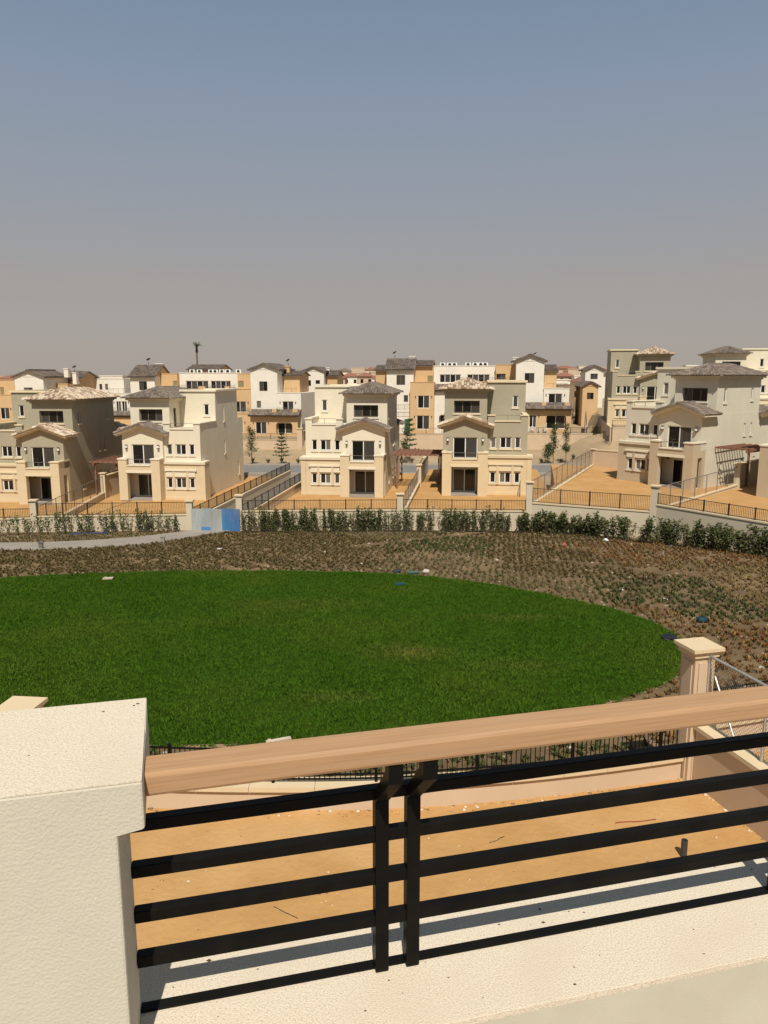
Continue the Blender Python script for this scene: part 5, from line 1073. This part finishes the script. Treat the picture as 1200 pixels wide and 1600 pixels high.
tp = thing('terrace_parapet', 'cream rendered terrace parapet with thick pillar at the left, nearest the camera', 'wall', tuple(P0), UA)
def tb(parent, name, m, *bx, bev=0.008):
    b = MB(); b.box(*bx); o = b.build(name, m, parent)
    md = o.modifiers.new('edge', 'BEVEL'); md.width = bev; md.segments = 2; md.limit_method = 'ANGLE'; return o
tb(tp, 'parapet_wall', 'render_smooth', -3, 4.5, -0.2365, 0.24, -0.9, -0.02, bev=0.0008); tb(tp, 'sill', 'sill', -0.7, 4.5, -0.237, 0.242, -0.02, 0.0, bev=0.0012)
b = MB(); b.box(-3, 4.5, -0.1, 0.22, -7.3, -0.9); b.build('house_wall', 'render_near', tp)
# pillar: shaft and projecting head (one rendered face)
b = MB(); b.add([(-2.2, -0.24, -0.9), (-0.685, -0.24, -0.9), (-0.685, -0.24, 0.69), (-0.624, -0.24, 0.70), (-0.624, -0.24, 0.82), (-2.2, -0.24, 0.82), (-2.2, 0.03, -0.9), (-0.685, 0.03, -0.9), (-0.685, 0.03, 0.69), (-0.63, 0.03, 0.70), (-0.63, 0.03, 0.82), (-2.2, 0.03, 0.82)],
                [(0, 1, 2, 5), (2, 3, 4, 5), (7, 6, 11, 8), (8, 11, 10, 9), (1, 7, 8, 2), (2, 8, 9, 3), (3, 9, 10, 4), (4, 10, 11, 5), (0, 6, 7, 1), (0, 5, 11, 6)])
o = b.build('pillar', 'render_near', tp); md = o.modifiers.new('edge', 'BEVEL'); md.width = 0.006; md.segments = 2; md.limit_method = 'ANGLE'
b = MB(); b.prism([(-2.2, 0.03), (-0.63, 0.03), (-0.638, 0.24), (-2.2, 0.24)], 0.66, 0.82); b.build('pillar_head', 'render_near', tp)
b = MB(); b.prism([(-2.2, -0.239), (-0.6255, -0.239), (-0.639, 0.239), (-2.2, 0.239)], 0.8195, 0.823); b.build('pillar_top', 'sill', tp)
b = MB(); b.box(-3, 4.5, -5, -0.235, -0.95, -0.75); struct('terrace_floor', b, mat('terrace_tiles', (0.4, 0.34, 0.27), 0.7, (0.34, 0.29, 0.23), 2)).location = tuple(P0)
bpy.data.objects['terrace_floor'].rotation_euler = (0, 0, UA)

rl = thing('terrace_railing', 'black steel terrace railing with four rails and pale pine handrail', 'railing', tuple(P0), UA)
for z in (0.573, 0.44, 0.306, 0.17): tb(rl, 'rail', 'steel', -0.684, 3.2, -0.014, 0.0195, z - 0.0175, z + 0.0175, bev=0.003)
for a_ in (0.0, 0.094, 1.385, 1.479, 2.77):
    ps = tb(rl, 'post', 'steel', a_ - 0.02, a_ + 0.02, -0.0205, 0.0195, 0.006, 0.555, bev=0.003)
    b = MB(); b.extr([(a_ - 0.02, -0.0205, 0.5545), (a_ - 0.02, 0.0195, 0.5545), (a_ - 0.02, -0.13, 0.705), (a_ - 0.02, -0.13, 0.74), (a_ - 0.02, -0.17, 0.74), (a_ - 0.02, -0.17, 0.688)], (0.04, 0, 0)); b.build('bracket', 'steel', ps)
tb(rl, 'base_channel', 'steel', -0.684, 3.2, 0.0, 0.034, 0.0005, 0.007, bev=0.002)
hr = tb(rl, 'handrail', 'wood', -0.63, 3.2, -0.176, -0.074, 0.742, 0.803, bev=0.01)
hr['label'] = 'pale pine handrail'
q = RNG.uniform([-0.6, -0.22], [1.6, 0.22], (46, 2)); pts = np.array([nf(a_, c_) for a_, c_ in q])
M['grit'] = mat('grit', (0.03, 0.025, 0.02), 0.9, island=[(0.015, 0.012, 0.01), (0.06, 0.045, 0.03), (0.2, 0.16, 0.12)])
pc = np.array([nf(a_, c_) for a_, c_ in ((-0.66, 0.2), (-0.67, 0.19), (-0.75, 0.17), (-0.9, -0.05), (-1.1, 0.12))]); gravel('pillar_grit', pc, P0.z + 0.824, np.array([0.004, 0.003, 0.0035, 0.002, 0.002]), 'grit', 'tiny dark chips on the pillar top', 'grit')
gravel('sill_grit', pts, P0.z + 0.001, RNG.gamma(1.5, 0.0011, 46) + 0.0008, 'grit', 'dark grit specks scattered on the terrace sill', 'grit')
